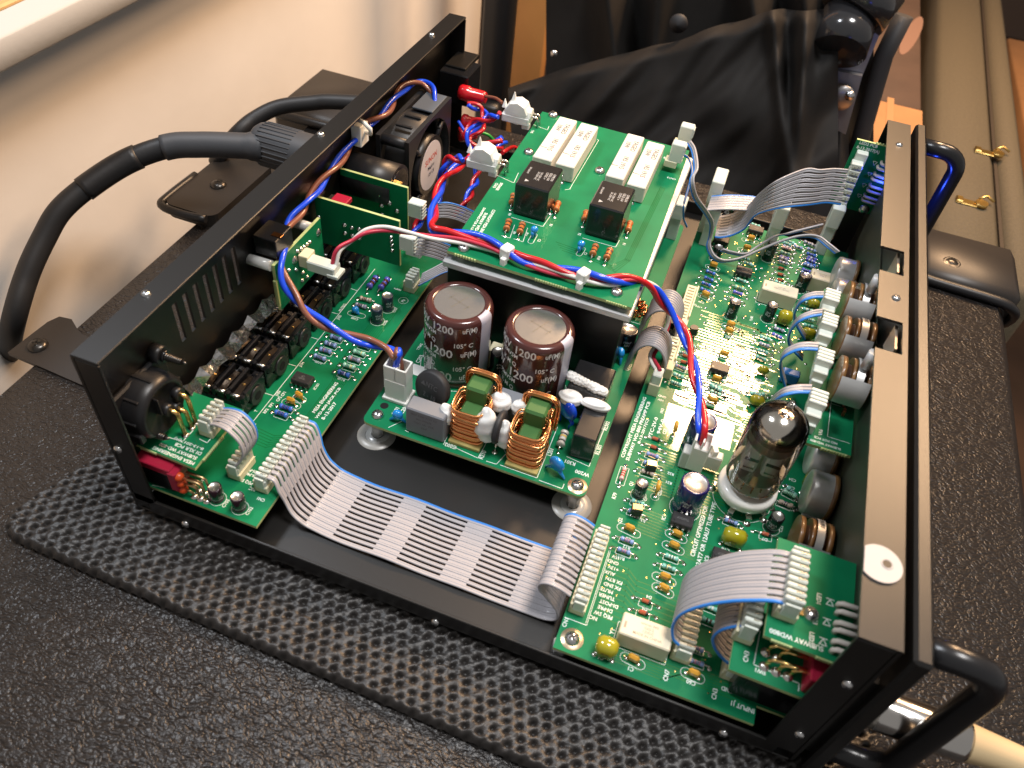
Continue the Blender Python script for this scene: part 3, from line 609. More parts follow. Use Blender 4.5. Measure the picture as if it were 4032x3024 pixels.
for i in range(7): traces(tr, [[(206+i*1.2, 5.5+i*1.1), (232+i*1.5, 5+i*1.1), (236+i*1.5, 8+i*1.1), (262, 8+i*1.1)]], w=.4)
tr.build('copper_traces', pre, kind='stuff')
# printed lettering
T_ = [('C57', 'm', 694, 165, 2.3, 90),
      ('IC1', 'm', 688, 725, 2.4, 88), ('IC6', 'm', 968, 995, 2.4, 88), ('R22', 'm', 732, 440, 2.1, 180), ('R21', 'm', 718, 498, 2.1, 180), ('Q1', 'm', 475, 505, 2.3, 90), ('Q2', 'm', 402, 745, 2.3, 90),
      ('R79', 'm', 365, 585, 2.4, 90), ('C7', 'm', 566, 605, 2.3, 90), ('C56', 'm', 662, 565, 2.2, 90), ('R3', 'm', 552, 745, 2.2, 180), ('C8', 'm', 455, 865, 2.2, 180), ('R12', 'm', 443, 920, 2.2, 180), ('R11', 'm', 407, 990, 2.2, 180), ('C18', 'm', 1090, 935, 2.3, 180), ('D7', 'm', 1345, 868, 2.3, 180), ('C22', 'm', 1452, 800, 2.3, 90), ('C24', 'n', 200, 480, 2.2, 180), ('C23', 'n', 190, 530, 2.2, 180), ('VR3', 'n', 262, 790, 2.3, 90), ('BASS', 'm', 1482, 945, 2.4, 90),
      ('CN1', 'm', 45, 1410, 2.4, 90), ('Y1', 'm', 352, 1470, 2.6, 90), ('C6', 'm', 275, 1640, 2.3, 180), ('C1', 'o', 635, 1050, 2.3, 180), ('CN7', 'o', 870, 1095, 2.5, 90), ('C60', 'o', 1030, 1140, 2.3, 180), ('CN3', 'o', 1185, 1215, 2.5, 90), ('R17', 'm', 905, 1600, 2.2, 180), ('D4', 'm', 590, 1245, 2.0, 180), ('D3', 'm', 562, 1322, 2.0, 180), ('GND', 'o', 1268, 1188, 2.3, 180), ('INPUT J1', 'o', 1365, 1300, 2.6, 180),
      ('CP4', 'i', 970, 890, 2.2, 0), ('C49', 'i', 750, 600, 2.2, 180), ('-5V', 'i', 690, 588, 2.0, 180), ('GND', 'i', 680, 615, 2.0, 180), ('+5V', 'i', 655, 638, 2.0, 180), ('+15V', 'i', 730, 638, 2.0, 180), ('GND', 'i', 430, 1370, 2.0, 180), ('+5V', 'i', 420, 1400, 2.0, 180), ('1933', 'i', 430, 1490, 2.0, 90), ('C38', 'i', 1215, 1235, 2.2, 180), ('TUBE', 'i', 1160, 735, 2.0, 90)]
for t, k_, x, y, s_, d_ in T_: tx(sk, k_, t, x, y, s_, d_)
for t, a, b, hh_ in (('COPYRIGHT MESA ENGINEERING', (191.6, 102.7), (192.6, 144.8), 1.7), ('SUBWAY WD-800 PREAMP PCB', (194.2, 101.9), (195.2, 142.7), 1.7), ('8-13-2017(C)', (197.0, 114), (197.4, 131), 1.7), ('PTC-2V-0', (200.8, 119.7), (201.1, 134), 1.8), ('94V-0', (204.2, 124), (204.4, 134), 1.8),
                     ('CIRCUIT OPTIMIZED FOR', (232.9, 63), (233.8, 91.3), 2.0), ('12AT7 OR 12AU7 TUBE TYPE', (236, 58.8), (237.1, 94.8), 2.0)): fit_text(sk, t, a, b, hh_, ZB+.03)
for i, t in enumerate(['-15V', 'GND', '+13V', 'AUX', 'FX RTN', 'FX SND', 'MUTE', 'TUNER', 'DI-POST', 'DI-PRE', 'PEQ SW', 'NC']):
    put_text(sk, t, 199.6+len(t)*.83, 49.6-i*2.75, ZB+.03, 2.3, 180, SILK)
for a, b_ in (((199.0, 51.5), (199.0, 16)), ((199.6, 51.5), (199.6, 16))): sk.stroke([a, b_], .2, ZB+.03, SILK)
sk.stroke([(190.6, 15.2), (199.6, 15.2), (199.6, 16)], .25, ZB+.03, SILK)
tp = Vector((248.3, 102.3, ZB)); circ(sk, tp.x, tp.y, 13.2, n=48)
for r_ in R_[:24]:
    a, b = Z(r_[0], r_[1], r_[2], ZB), Z(r_[0], r_[3], r_[4], ZB); rect(sk, (a.x+b.x)/2, (a.y+b.y)/2, 6.6, 3.0, math.atan2(b.y-a.y, b.x-a.x))
a, b = Z('m', 445, 365, ZB), Z('m', 385, 548, ZB); rect(sk, (a.x+b.x)/2, (a.y+b.y)/2, 10.5, 4, math.atan2(b.y-a.y, b.x-a.x))
for d_ in (('m', 485, 1248, 655, 1315), ('m', 462, 1325, 640, 1385), ('m', 1268, 818, 1435, 870)):
    a, b = Z(d_[0], d_[1], d_[2], ZB), Z(d_[0], d_[3], d_[4], ZB); rect(sk, (a.x+b.x)/2, (a.y+b.y)/2-1, 5.5, 3, math.atan2(b.y-a.y, b.x-a.x))
sk.build('printed_lettering', pre, kind='stuff')
# mounting screw with its bare ring
def board_screw(par, x, y, z=ZB, ring=True, r=3.1):
    o = obj('screw', scr_b, par, TR(x, y, z+.12))
    if ring:
        mb = MB(); mb.lathe((0, 0, .01), (0, 0, 1), [(4.6, 0), (4.5, .1), (0, .12)], 24, M('bare_copper_ring', (.62, .50, .34), .3, metal=.8)); mb.build('mounting_ring', par, TR(x, y, z))
q = Z('m', 87, 1520, ZB); board_screw(pre, q.x, q.y)
# connectors on the board
cn1 = connector(pre, 194.2, 36.6, 13, pitch=2.75)
cn7 = connector(pre, 237, 25.5, 8, pitch=2.6, w=6.4); cn3 = connector(pre, 256.5, 25.5, 8, pitch=2.6, w=6.4)
# long open wafer sockets by the far left edge
for (x, y, n) in ((198.5, 178, 9), (198.5, 216, 11)):
    mb = MB(); l = n*3.1+4; mb.box((0, 0, 3.5), (6.4, l, 7), CREAM, .3)
    for i in range(n): mb.box((-.4, (i-(n-1)/2)*2.7+3, 7.3), (3.4, 1.2, .9), CREAM, .1)
    mb.box((2.8, 3, 8), (.8, l*.75, 2.4), CREAM, .1); mb.build('wafer_socket', pre, TR(x, y, ZB))
mb = MB(); mb.box((0, 0, 4), (5.6, 8, 8), CREAM, .3); mb.box((0, 0, 10), (4.8, 7, 8), CLEAR, .5); p = Z('i', 330, 1340, ZB); mb.build('two_pin_connector', pre, TR(p.x+1, p.y+2, ZB)); CN2 = Vector((p.x+1, p.y+2, ZB+14))
# input jack under the switch board
mb = MB(); mb.box((270, 17, 26), (27, 15, 22), BLKG, .6); mb.box((262, 12, 37.4), (8, 1.4, .6), STEEL); mb.box((270, 9.3, 30), (20, .6, 9), BLKG, .2); mb.build('input_jack', amp)
# valve socket (the valve itself is a thing of its own)
mb = MB(); PORC = M('white_ceramic', (.86, .85, .80), .3, coat=.3)
mb.lathe((0, 0, 3.5), (0, 0, 1), [(0, 0), (9.5, 0), (11.6, 1.0), (13.0, 3), (13.3, 6.0), (12.9, 7.9), (10.6, 8.6), (0, 8.6)], 48, PORC)
sock = mb.build('valve_socket', amp, TR(tp.x, tp.y, ZB))
tab = MB()
tab.box((11.6, 0, 3.6), (4.4, 2.6, .5), TIN, .1); tab.box((13.6, 0, 1.9), (.5, 2.6, 3.6), TIN, .1); tab.pad((13.7, 0, 0), 1.9, h=1.0); tm_ = tab.mesh('tab')
for k in range(9): obj('tab', tm_, sock, TR(0, 0, 0, math.radians(-108+36*k)))
# ================================================================ VALVE
GLASS = bpy.data.materials.new('valve_glass'); GLASS.use_nodes = True; nt = GLASS.node_tree; nt.nodes.remove(nt.nodes['Principled BSDF'])
g1_, g2_, g3_, g4_ = nt.nodes.new('ShaderNodeBsdfTransparent'), nt.nodes.new('ShaderNodeBsdfGlossy'), nt.nodes.new('ShaderNodeMixShader'), nt.nodes.new('ShaderNodeFresnel')
g1_.inputs[0].default_value = (.93, .95, .94, 1); g2_.inputs['Roughness'].default_value = .02; g4_.inputs[0].default_value = 1.6
nt.links.new(g4_.outputs[0], g3_.inputs[0]); nt.links.new(g1_.outputs[0], g3_.inputs[1]); nt.links.new(g2_.outputs[0], g3_.inputs[2]); nt.links.new(g3_.outputs[0], nt.nodes['Material Output'].inputs[0])
GETTER = M('silvered_getter', (.80, .72, .64), .13, metal=1)
PLATE = M('grey_anode', (.62, .61, .59), .4, metal=.1)
valve = thing('vacuum_tube', 'glass vacuum tube with silvered dome in its white socket on the preamp board', 'vacuum tube', (tp.x, tp.y, ZB+14.8))
lean = Matrix.Rotation(math.radians(.6), 4, 'Y') @ Matrix.Diagonal((1.09, 1.09, 1.06, 1))
mb = MB(); R0 = 11.0; prof = [(9.3, 0), (10.6, .5), (R0, 2.0), (R0, 34)]
for a in range(10, 91, 10): t = math.radians(a); prof.append((R0*math.cos(t)*.98+.05, 34+9.5*math.sin(t)))
prof[-1] = (1.7, 43.6); prof += [(1.7, 46.5), (1.2, 48), (.3, 48.5), (0, 48.6)]
mb.lathe((0, 0, 0), (0, 0, 1), prof, 48, GLASS)
mb.build('glass_envelope', valve, lean)
mb = MB(); pr = [(R0-1.15, 30.5), (R0-1.1, 34)]
for a in range(10, 91, 10): t = math.radians(a); pr.append(((R0-1.1)*math.cos(t)*.98, 34+8.3*math.sin(t)))
mb.lathe((0, 0, 0), (0, 0, 1), pr, 48, GETTER); mb.build('getter_mirror', valve, lean)
mb = MB()
for s_ in (-1, 1):
    mb.box((s_*4.2, 0, 15.5), (6.2, 7.6, 16.5), PLATE, 1.0); mb.box((s_*4.2, -3.95, 15.5), (5.4, .4, 1.6), M('anode_slot', (.05, .05, .05), .4), .1)
    mb.box((s_*4.2, -4.0, 10.5), (4.2, .3, .7), STEEL); mb.cyl((s_*4.2, 0, 5), (s_*4.2, 0, 26.5), .9, 10, M('cathode', (.75, .72, .66), .4, metal=.6))
mb.build('anode', valve, lean)
mb = MB()
for z_ in (6.0, 25.2): mb.cyl((0, 0, z_), (0, 0, z_+.5), 9.2, 32, M('mica', (.55, .5, .42), .25, trans=.3, coat=.4))
for k in range(9): a = k*.698; mb.cyl((6*math.cos(a), 6*math.sin(a), -2), (5.4*math.cos(a), 5.4*math.sin(a), 6), .4, 6, COPPER)
for k in range(5): a = k*1.25; mb.box((5.6*math.cos(a), 5.6*math.sin(a), 4), (2.4, 1.2, 2.6), M('heater_base', (.45, .16, .06), .4), .2, rz=a)
mb.build('mica_and_leads', valve, lean)
mb = MB(); INK = M('grey_glass_print', (.22, .20, .18), .5)
wrap_text(mb, '12AX7', 0, 0, R0+.06, -.62, 15, 3.6, INK); mb.build('printed_mark', valve, lean)
mb = MB(); mb.cyl((0, -1, 26.6), (0, -1, 27.1), .8, 8, M('heater_glow', (1, .22, .04), .5, emit=3)); mb.build('glowing_heater', valve, lean)

# ================================================================ POWER BOARD
# two big capacitors
BRN = M('brown_sleeve', (.062, .018, .015), .2, coat=.6, coatr=.06); TOPM = M('can_vent_top', (.62, .61, .59), .24, metal=.95, bump=(160, .15, .4)); PRT = M('sleeve_print_white', (.80, .80, .80), .45); STR = M('sleeve_lilac_stripe', (.42, .42, .50), .35)
def bigcap(x, y, hh, rot):
    c = Vector((x, y, ZB)); mb = MB(); r = 16.45; n = 64
    pf = [(r*.96, 0), (r, .8), (r, 2.6), (r*.975, 3.2), (r*.975, 3.8), (r, 4.6), (r, hh-3.4), (r*.985, hh-1.8), (r*.94, hh-.6), (r*.88, hh-.05), (r*.80, hh+.05), (r*.735, hh-.1), (r*.725, hh-.45)]
    mb.lathe(c, (0, 0, 1), pf, n, BRN)
    for f in range(len(mb.f)):
        if f//n >= 4 and f//n <= 9 and (f-int(rot*n)) % n in (0, 1, 2, 3, 4): mb.m[f] = mb.mi(STR)
    o = mb.build('sleeve', None)
    root = bpy.data.objects.new('smoothing_capacitor', None); sc.collection.objects.link(root); root.parent = amp; o.parent = root; root['label'] = 'brown smoothing capacitor'
    mb = MB(); mb.cyl(c+Vector((0, 0, hh-1)), c+Vector((0, 0, hh-.42)), r*.735, 48, TOPM)
    sm = M('vent_score', (.80, .74, .60), .2, metal=1)
    for dx, dy, l_, a in ((0, 0, 11, 1.15), (0, 0, 12, -.35), (4.6, -2.2, 4.5, 1.15), (-4.6, 2.2, 4.5, 1.15)): mb.box(c+Vector((dx, dy, hh-.40)), (l_, .32, .12), sm, rz=a)
    mb.build('vented_top', root)
    mb = MB(); A = -1.74
    for row in (0, 1):
        z0 = ZB+hh-19.5-row*15.5
        wrap_text(mb, '1200', c.x, c.y, r+.07, A+.0, z0, 7.2, PRT, sx=.95); wrap_text(mb, 'uF(M)', c.x, c.y, r+.07, A+.88, z0+.2, 4.6, PRT, sx=.75); wrap_text(mb, '200V', c.x, c.y, r+.07, A-.98, z0+1, 6.6, PRT, sx=.8)
        wrap_text(mb, 'K M Q', c.x, c.y, r+.07, A-.42, z0+5.9, 3.6, PRT); wrap_text(mb, '105° C', c.x, c.y, r+.07, A+.70, z0+5.9, 3.8, PRT); wrap_text(mb, '95MV5M', c.x, c.y, r+.07, A-.46, z0-4.6, 3.5, PRT)
    # lettering that runs over the shoulder onto the top rim
    def rim(t, rad, a0, size, z_, sx=.85):
        vs_, fs_ = text_geo(t); out = []
        for vx, vy, _ in vs_:
            q = rad-vy*size*-1 if False else rad; rr = rad-vy*size; an = a0+vx*sx*size/rad
            out.append((c.x+rr*math.cos(an), c.y+rr*math.sin(an), z_+(0 if rr < r*.90 else -min(2.4, (rr-r*.90)*1.2))))
        mb.add(out, fs_, PRT)
    z0 = ZB+hh-4.2
    wrap_text(mb, '200V', c.x, c.y, r+.10, A-.75, z0, 6.0, PRT, sx=.85); wrap_text(mb, '1200', c.x, c.y, r+.10, A+.06, z0-.3, 6.4, PRT); wrap_text(mb, 'uF(M)', c.x, c.y, r+.10, A+.88, z0, 4.2, PRT, sx=.75); wrap_text(mb, '95MV5M', c.x, c.y, r+.10, A-.46, z0-4.4, 3.4, PRT)
    mb.build('printed_lettering', root, kind='stuff')
bigcap(97.8, 125.5, 42.8, .93); bigcap(138, 126, 42.8, .93)
# choke with green core
WHG = M('green_core', (.045, .13, .035), .4, coat=.3); BOB = M('bobbin_yellow', (.42, .35, .12), .6); SIL = M('white_silicone', (.82, .82, .80), .3, coat=.3, sss=.2)
def choke(x, y):
    root = bpy.data.objects.new('choke_coil', None); sc.collection.objects.link(root); root.parent = amp; root['label'] = 'copper wound choke with green core'
    mb = MB(); mb.box((x, y+8.6, ZB+14), (10.2, 10.8, 25.5), WHG, 1.1); mb.box((x, y-.5, ZB+9.5), (9.5, 10, 17), WHG, 1); mb.build('core', root)
    mb = MB(); P = []; N = 15; hw, hd = 8.0, 7.0
    for k in range(N*18+1):
        t = k/18; a = 2*math.pi*(t % 1); cx_, cy_ = math.cos(a), math.sin(a); ex = .45
        g = 1+.05*math.sin(t*2.3)+.03*math.sin(t*7)-.06*max(0, t-11)/4
        py = hd*math.copysign(abs(cy_)**ex, cy_)*g
        P.append((x+hw*math.copysign(abs(cx_)**ex, cx_)*g, y+py, ZB+2.8+t*1.32+.2*py+(.35*math.sin(2*a+t) if t > 10 else 0)))
    mb.tube(P, .66, 6, COPPER); mb.build('front_winding', root)
    mb = MB(); P = []
    for k in range(7*18+1):
        t = k/18; a = 2*math.pi*(t % 1); P.append((x+6.9*math.copysign(abs(math.cos(a))**.5, math.cos(a)), y+11+7.2*math.copysign(abs(math.sin(a))**.5, math.sin(a)), ZB+4+t*2.0))
    mb.tube(P, .66, 6, COPPER); mb.build('rear_winding', root)
    for k in range(6):       # loops arching over the back of the core and down its right side
        mb = MB(); e = k*.55; P = []
        for hx, hz in ((-6.0, -5), (-6.2, 0), (-5.9, 2.2), (-4.6, 3.4), (0, 3.8), (4.4, 3.6), (6.2, 2.4), (7.0, 0), (7.4, -5), (7.2, -12)):
            f = 1+e*.11; P.append((x+hx*f, y+14.2-(k % 3)*.95-(2.5 if hz < -3 and hx > 0 else 0), ZB+24.0+(hz*f if hz > 0 else hz)+(k % 2)*.3))
        mb.tube(cat_rom(P, 3), .6, 7, COPPER); mb.build('winding_loop', root)
    mb = MB(); mb.box((x+.5, y-5, ZB+1.0), (15.5, 9, 2), BOB, .3); mb.build('bobbin', root)
choke(121, 87.0); choke(149.8, 85.0)
# silicone dabs
def blob(cx, cy, cz, rx_, ry_, rz_, sw=4, seed=0, parent=None):
    mb = MB(); nu, nv = 36, 18; vs = []; rn = random.Random(seed); ph = rn.uniform(0, 6)
    for j in range(nv+1):
        th = math.pi*j/nv
        for i in range(nu):
            a = 2*math.pi*i/nu; k = 1+.055*math.sin(sw*th*2.2+a+ph)+.05*math.sin(2*a+ph+th*3)
            z_ = math.cos(th); vs.append((cx+rx_*k*math.sin(th)*math.cos(a), cy+ry_*k*math.sin(th)*math.sin(a), cz+rz_*k*z_+(rz_*.25*max(0, z_-.8)*5*.3)))
    fs = [(j*nu+i, j*nu+(i+1) % nu, (j+1)*nu+(i+1) % nu, (j+1)*nu+i) for j in range(nv) for i in range(nu)]
    mb.add(vs, [f[::-1] for f in fs], SIL, True); mb.build('silicone_dab', parent or power)
def bl(k_, x, y, z, rx_, ry_, rz_, s_): p = Z(k_, x, y, z); blob(p.x, p.y, z, rx_*1.2, ry_*1.15, rz_*1.1, seed=s_)
bl('l', 590, 385, 27, 3.6, 3.6, 5.2, 1); bl('l', 950, 305, 32, 4.4, 4.2, 4.6, 2); bl('l', 855, 460, 28, 4.6, 4.2, 9.5, 3); bl('l', 975, 520, 26, 3.8, 3.4, 7.8, 4); bl('l', 1070, 345, 32, 3.2, 3.2, 4.2, 5); bl('l', 1405, 275, 31, 4.8, 3.6, 3.2, 6)
p = Z('l', 1568, 312, 33); blob(p.x, p.y, 32, 7.2, 3.0, 2.6, seed=7)
for k in range(11): p = Z('l', 1405+22*k, 122+10*k, 33); blob(p.x, p.y, 32-.1*k, 2.1, 2.5+.3*math.sin(k), 2.5, seed=20+k)
# box parts
GRB = M('grey_box_film', (.17, .18, .20), .5, bump=(900, .15, .2)); prt = M('grey_print', (.10, .10, .11), .5)
mb = MB(); mb.box((102.5, 80.5, ZB+8.4), (19.2, 8.6, 16.4), GRB, .6)
for i, t in enumerate(['MKP 224K 310V X2', '40/110/56/B', 'CQC  UL  VDE', '.22uF']):
    tmp = MB(); put_text(tmp, t, 0, 0, 0, 1.7, 0, prt); mb.add([(102+v.x, 80.5-4.33, ZB+13.5-i*2.6+v.y) for v in tmp.v], tmp.f, prt)
mb.build('film_box', power)
mb = MB(); mb.box((136.5, 101, ZB+8.4), (17, 9, 19), GRB, .6); mb.build('film_box', power)
mb = MB(); DARK = M('thermistor_black', (.022, .022, .024), .55, bump=(1200, .2, .2))
mb.lathe((0, 0, 0), (0, 1, 0), [(0, -2.6), (8.4, -2.5), (9.2, -1.6), (9.4, 0), (9.2, 1.6), (8.4, 2.5), (0, 2.6)], 40, DARK)
ip = M('thermistor_print', (.075, .075, .08), .5)
for t, zz, s_ in (('NTC', 2.2, 3.6), ('2 - 10', -3.2, 3.4)):
    tmp = MB(); put_text(tmp, t, 0, 0, 0, s_, 0, ip); mb.add([(v.x+.6, -2.66, zz+v.y) for v in tmp.v], tmp.f, ip)
mb.add([(-5.6, -2.66, 1), (-2.8, -2.66, 1), (-4.2, -2.66, 3.4)], [(0, 1, 2)], ip)
mb.cyl((-3, 0, -9), (-3, 0, -14), .5, 8, TIN); mb.cyl((3, 0, -9), (3, 0, -14), .5, 8, TIN)
p = Z('l', 505, 215, ZB+14); mb.build('thermistor', power, TR(p.x, p.y, ZB+14, math.radians(-16), rx_=math.radians(-18)))
mb = MB(); mb.lathe((0, 0, 0), (1, 0, 0), [(0, -1.6), (7.0, -1.5), (8, -.9), (8.2, 0), (8, .9), (7, 1.5), (0, 1.6)], 32, DARK); mb.cyl((0, -2, -8), (0, -3.5, -15), .5, 8, TIN); mb.pad((0, -3.5, -14.2), 1.4)
p = Z('l', 940, 480, ZB+13); mb.build('varistor', power, TR(p.x, p.y, ZB+14.5, 0))
# mains inlet plug, two tall pockets
mb = MB(); p = Z('l', 270, 240, ZB+4); cx_, cy_ = p.x+.3, p.y+1.5
mb.box((cx_, cy_, ZB+7), (11, 8.6, 14), WHITE, .5)
for s_ in (-1, 1):
    x0 = cx_+s_*2.9
    for dx, dy, sx_, sy_ in ((-2.4, 0, .9, 8), (2.4, 0, .9, 8), (0, -3.6, 5.6, .9), (0, 3.6, 5.6, .9)): mb.box((x0+dx, cy_+dy, ZB+18), (sx_, sy_, 9), WHITE, .2)
mb.box((cx_-6.2, cy_, ZB+12), (1.4, 4, 14), WHITE, .3); mb.box((cx_, cy_, ZB+1), (13, 10.5, 2), WHITE, .3); mb.build('mains_plug', power)
PLUGP = Vector((cx_, cy_, ZB+16))
# black relays
RLB = M('relay_black', (.014, .014, .015), .27, coat=.3)
for k_, x, y, sx_, sy_, sz in (('l', 1462, 690, 9.5, 21.5, 20), ):
    a = Z('l', 1390, 655, ZB); b = Z('l', 1530, 720, ZB); cxr = (a.x+b.x)/2; mb = MB(); mb.box((cxr, a.y+10.5, ZB+8), (b.x-a.x, 21, 16), RLB, .5); mb.build('power_relay', power)
mb = MB(); p = Z('h', 1400, 1240, ZB+16); mb.box((p.x+6, p.y+3, ZB+8), (19, 24, 16), RLB, .6); mb.build('power_relay', power)
# blue lacquered discs
BLC = M('blue_lacquer', (.012, .23, .62), .22, coat=.7); BLD = M('deep_blue_lacquer', (.01, .07, .60), .2, coat=.8)
def disc(k_, x, y, z, r, mat, rz=0, legs=3.0, foot=0, par=power):
    p = Z(k_, x, y, z); mb = MB(); mb.lathe((0, 0, 0), (0, 1, 0), [(0, -1.7), (r*.7, -1.5), (r*.95, -.8), (r, 0), (r*.95, .8), (r*.7, 1.5), (0, 1.7)], 24, mat)
    for s_ in (-1, 1): mb.tube([(s_*r*.45, 0, -r*.6), (s_*r*.75, 0, -r*1.05), (s_*legs, 0, -(z-foot-ZB)*.85), (s_*legs, 0, -(z-foot-ZB))], [1.3, .9, .55, .4], 8, mat)
    mb.build('disc_capacitor', par, TR(p.x, p.y, z, rz))
disc('l', 275, 385, 19.5, 2.6, BLC, math.radians(10), 3.6); disc('l', 1315, 708, 21.5, 4.1, BLC, math.radians(-20), 5.2); disc('l', 1385, 350, 26, 6.0, BLD, math.radians(-30), 3)
disc('i', 92, 1010, 21, 2.7, BLC, math.radians(-60), 3)
o = res(power, 'l', 1322, 640, 1372, 500, 'white', 'kwyk', ln=8.5, r=2.0, up=3.2)
a, b = Z('l', 1320, 650, ZB), Z('l', 1390, 480, ZB)
elco(power, None, 118, 130, 3.7, 14, 'black', rz=1); elco(power, 'i', 120, 970, 5.0, 13, 'black', rz=.6, txt='100uF\n50V')
p = Z('h', 760, 965, ZB+14); mb = MB(); mb.box((p.x, p.y, ZB+7), (9, 7, 13), CREAM, .5); mb.build('small_transformer', power)
# toroid of fine copper at the far right corner
p = Z('i', 205, 640, 24); mb = MB(); P = []
for k in range(14*10+1): a = 2*math.pi*k/140; b_ = 2*math.pi*k/10; P.append((p.x+(4.6+2.2*math.cos(b_))*math.cos(a), p.y+1.5*math.sin(b_)+2, 22+(4.6+2.2*math.cos(b_))*math.sin(a)))
mb.tube(P, .7, 6, COPPER); mb.build('toroid_coil', power)
# screws, standoffs, washers
for x, y in ((76.9, 79.3), (176.8, 78.4)):
    board_screw(power, x, y, ring=(x > 100)); mb = MB(); STD = M('clear_standoff', (.75, .76, .74), .2, trans=.5, coat=.3)
    mb.cyl((x, y-1, 1.8), (x, y-1, ZB-1.7), 3.1, 6, STD); mb.lathe((x, y-1, 1.2), (0, 0, 1), [(6.0, 0), (5.6, .5), (3.0, .6)], 24, STD); mb.build('standoff', amp)
    mb = MB(); mb.lathe((x-.3, y-1.5, 1.25), (0, 0, 1), [(9.4, 0), (9.2, .3), (5.6, .32)], 36, M('washer_film', (.42, .41, .38), .3, trans=.35)); mb.build('insulating_washer', amp)
mb = MB(); x, y = 192.5, 6.0; mb.cyl((x, y, 1.2), (x, y, ZB-1.7), 3.2, 6, STD); mb.build('standoff', amp)
sp = MB()
for t, k_, x, y, s_, d_ in [('C202', 'l', 622, 590, 2.9, 180), ('R210', 'l', 832, 650, 2.7, 90), ('L201', 'l', 1275, 630, 2.7, 90), ('R301', 'l', 1400, 698, 2.9, 180), ('W200', 'l', 1480, 768, 2.9, 180), ('RL301', 'l', 1590, 615, 2.7, 90), ('RL302', 'l', 1640, 460, 2.6, 90),
                            ('C203', 'h', 110, 1065, 3.0, 90), ('C201', 'g', 1365, 1490, 2.8, 90), ('C208', 'g', 1430, 1480, 2.8, 90), ('C122', 'i', 165, 1130, 2.4, 90), ('L501', 'i', 290, 745, 2.4, 90), ('T70AS', 'h', 110, 965, 2.0, 90)]: tx(sp, k_, t, x, y, s_, d_)
for P in ([('l', 575, 580), ('l', 600, 525)], [('l', 585, 572), ('l', 800, 670), ('l', 860, 560)], [('l', 855, 690), ('l', 920, 710), ('l', 985, 640), ('l', 960, 600)], [('l', 945, 715), ('l', 1185, 800), ('l', 1320, 465), ('l', 1260, 445)], [('l', 1200, 815), ('l', 1350, 870), ('l', 1362, 840)],
          [('l', 1380, 660), ('l', 1525, 725), ('l', 1640, 440)], [('l', 215, 470), ('l', 300, 430)], [('l', 325, 490), ('l', 345, 500)], [('i', 115, 1150), ('i', 155, 1160), ('i', 170, 1075)], [('i', 175, 760), ('i', 260, 785), ('i', 290, 700)]):
    sp.stroke([Z(*a, ZB) for a in P], .28, ZB+.03, SILK)
circ(sp, 97.8, 125.5, 18, n=60, w=.3); circ(sp, 138, 126, 18, n=60, w=.3)
sp.build('printed_lettering', power, kind='stuff')
mb = MB(); q = Z('l', 188, 328, ZB); mb.cyl((q.x, q.y, ZB+.01), (q.x, q.y, ZB+.03), 2.0, 20, M('hole_shadowed_inside', (.005, .005, .005), .9)); mb.build('mounting_hole', power)
mb = MB(); q = Z('l', 415, 100, ZB); mb.box((q.x, q.y, ZB+.06), (9, 7, .05), M('paper_sticker', (.75, .75, .72), .6), rz=0); mb.build('paper_sticker', power)

# ================================================================ AMPLIFIER MODULE, HEAT SPREADER AND DAMPING BOARD
mb = MB(); mb.box((127.5, 221, 37.5), (90, 148, 44), M('module_black_sheet', (.008, .008, .009), .3), .4); mb.build('power_module', amp)
mb = MB(); mb.box((128.4, 220.5, 61.4), (94.5, 154.5, 3.8), ALU, .5); mb.build('heat_spreader', amp)
for x, y in ((88, 151), (170, 149.5), (86, 290), (167, 290)): mb = MB(); mb.cyl((x, y, 63.3), (x, y, 66.4), 2.9, 6, M('nickel_spacer', (.7, .68, .6), .25, metal=1)); mb.build('spacer', damp)
def dz(k_, x, y, z=68): return Z(k_, x, y, z)
for k_, x, y in (('c', 627, 755), ('c', 468, 998), ('c', 930, 1120), ('h', 468, 165), ('i', 58, 525)): q = dz(k_, x, y); board_screw(damp, q.x, q.y, 68, ring=False)
CEM = M('cement', (.66, .63, .55), .75, bump=(700, .35, .3), var=(400, .06)); CIN = M('cement_print', (.10, .10, .105), .7)
cem_txt = ['YAGEO\n10W', '1R5 1915\nJ']
for (n1, n2, f2) in ((('c', 500, 1045), ('c', 670, 760), ('c', 790, 785)), (('c', 655, 1110), ('c', 810, 800), ('c', 925, 830)), (('c', 940, 1165), ('c', 1115, 870), ('c', 1228, 895)), (('c', 1125, 1215), ('c', 1245, 920), ('c', 1362, 945))):
    zt = 68+9.5; A_, B_, C_2 = Z(*n1, zt), Z(*n2, zt), Z(*f2, zt); ln = abs(B_.y-A_.y); wd = abs(C_2.x-B_.x); cx_, cy_ = (B_.x+C_2.x)/2, (A_.y+B_.y)/2
    ln = 49; cy_ = B_.y-ln/2
    mb = MB(); mb.box((cx_, cy_, 68+5), (wd-.2, ln, 9.5), CEM, .5)
    put_text(mb, 'YAGEO\n10W', cx_, cy_+ln*.24, 77.82, 4.0, -90, CIN); put_text(mb, '1R5 1915', cx_+.8, cy_-ln*.16, 77.82, 4.0, -90, CIN); put_text(mb, 'J', cx_-2.6, cy_-ln*.26, 77.82, 4.0, -90, CIN)
    mb.cyl((cx_, cy_-ln/2-1.6, 68), (cx_, cy_-ln/2-1.6, 72), .45, 8, TIN); mb.tube([(cx_, cy_-ln/2, 72), (cx_, cy_-ln/2-1.6, 72), (cx_, cy_-ln/2-1.6, 68)], .45, 8, TIN); mb.pad((cx_, cy_-ln/2-1.6, 68), 1.5, h=.8)
    mb.build('cement_resistor', damp)
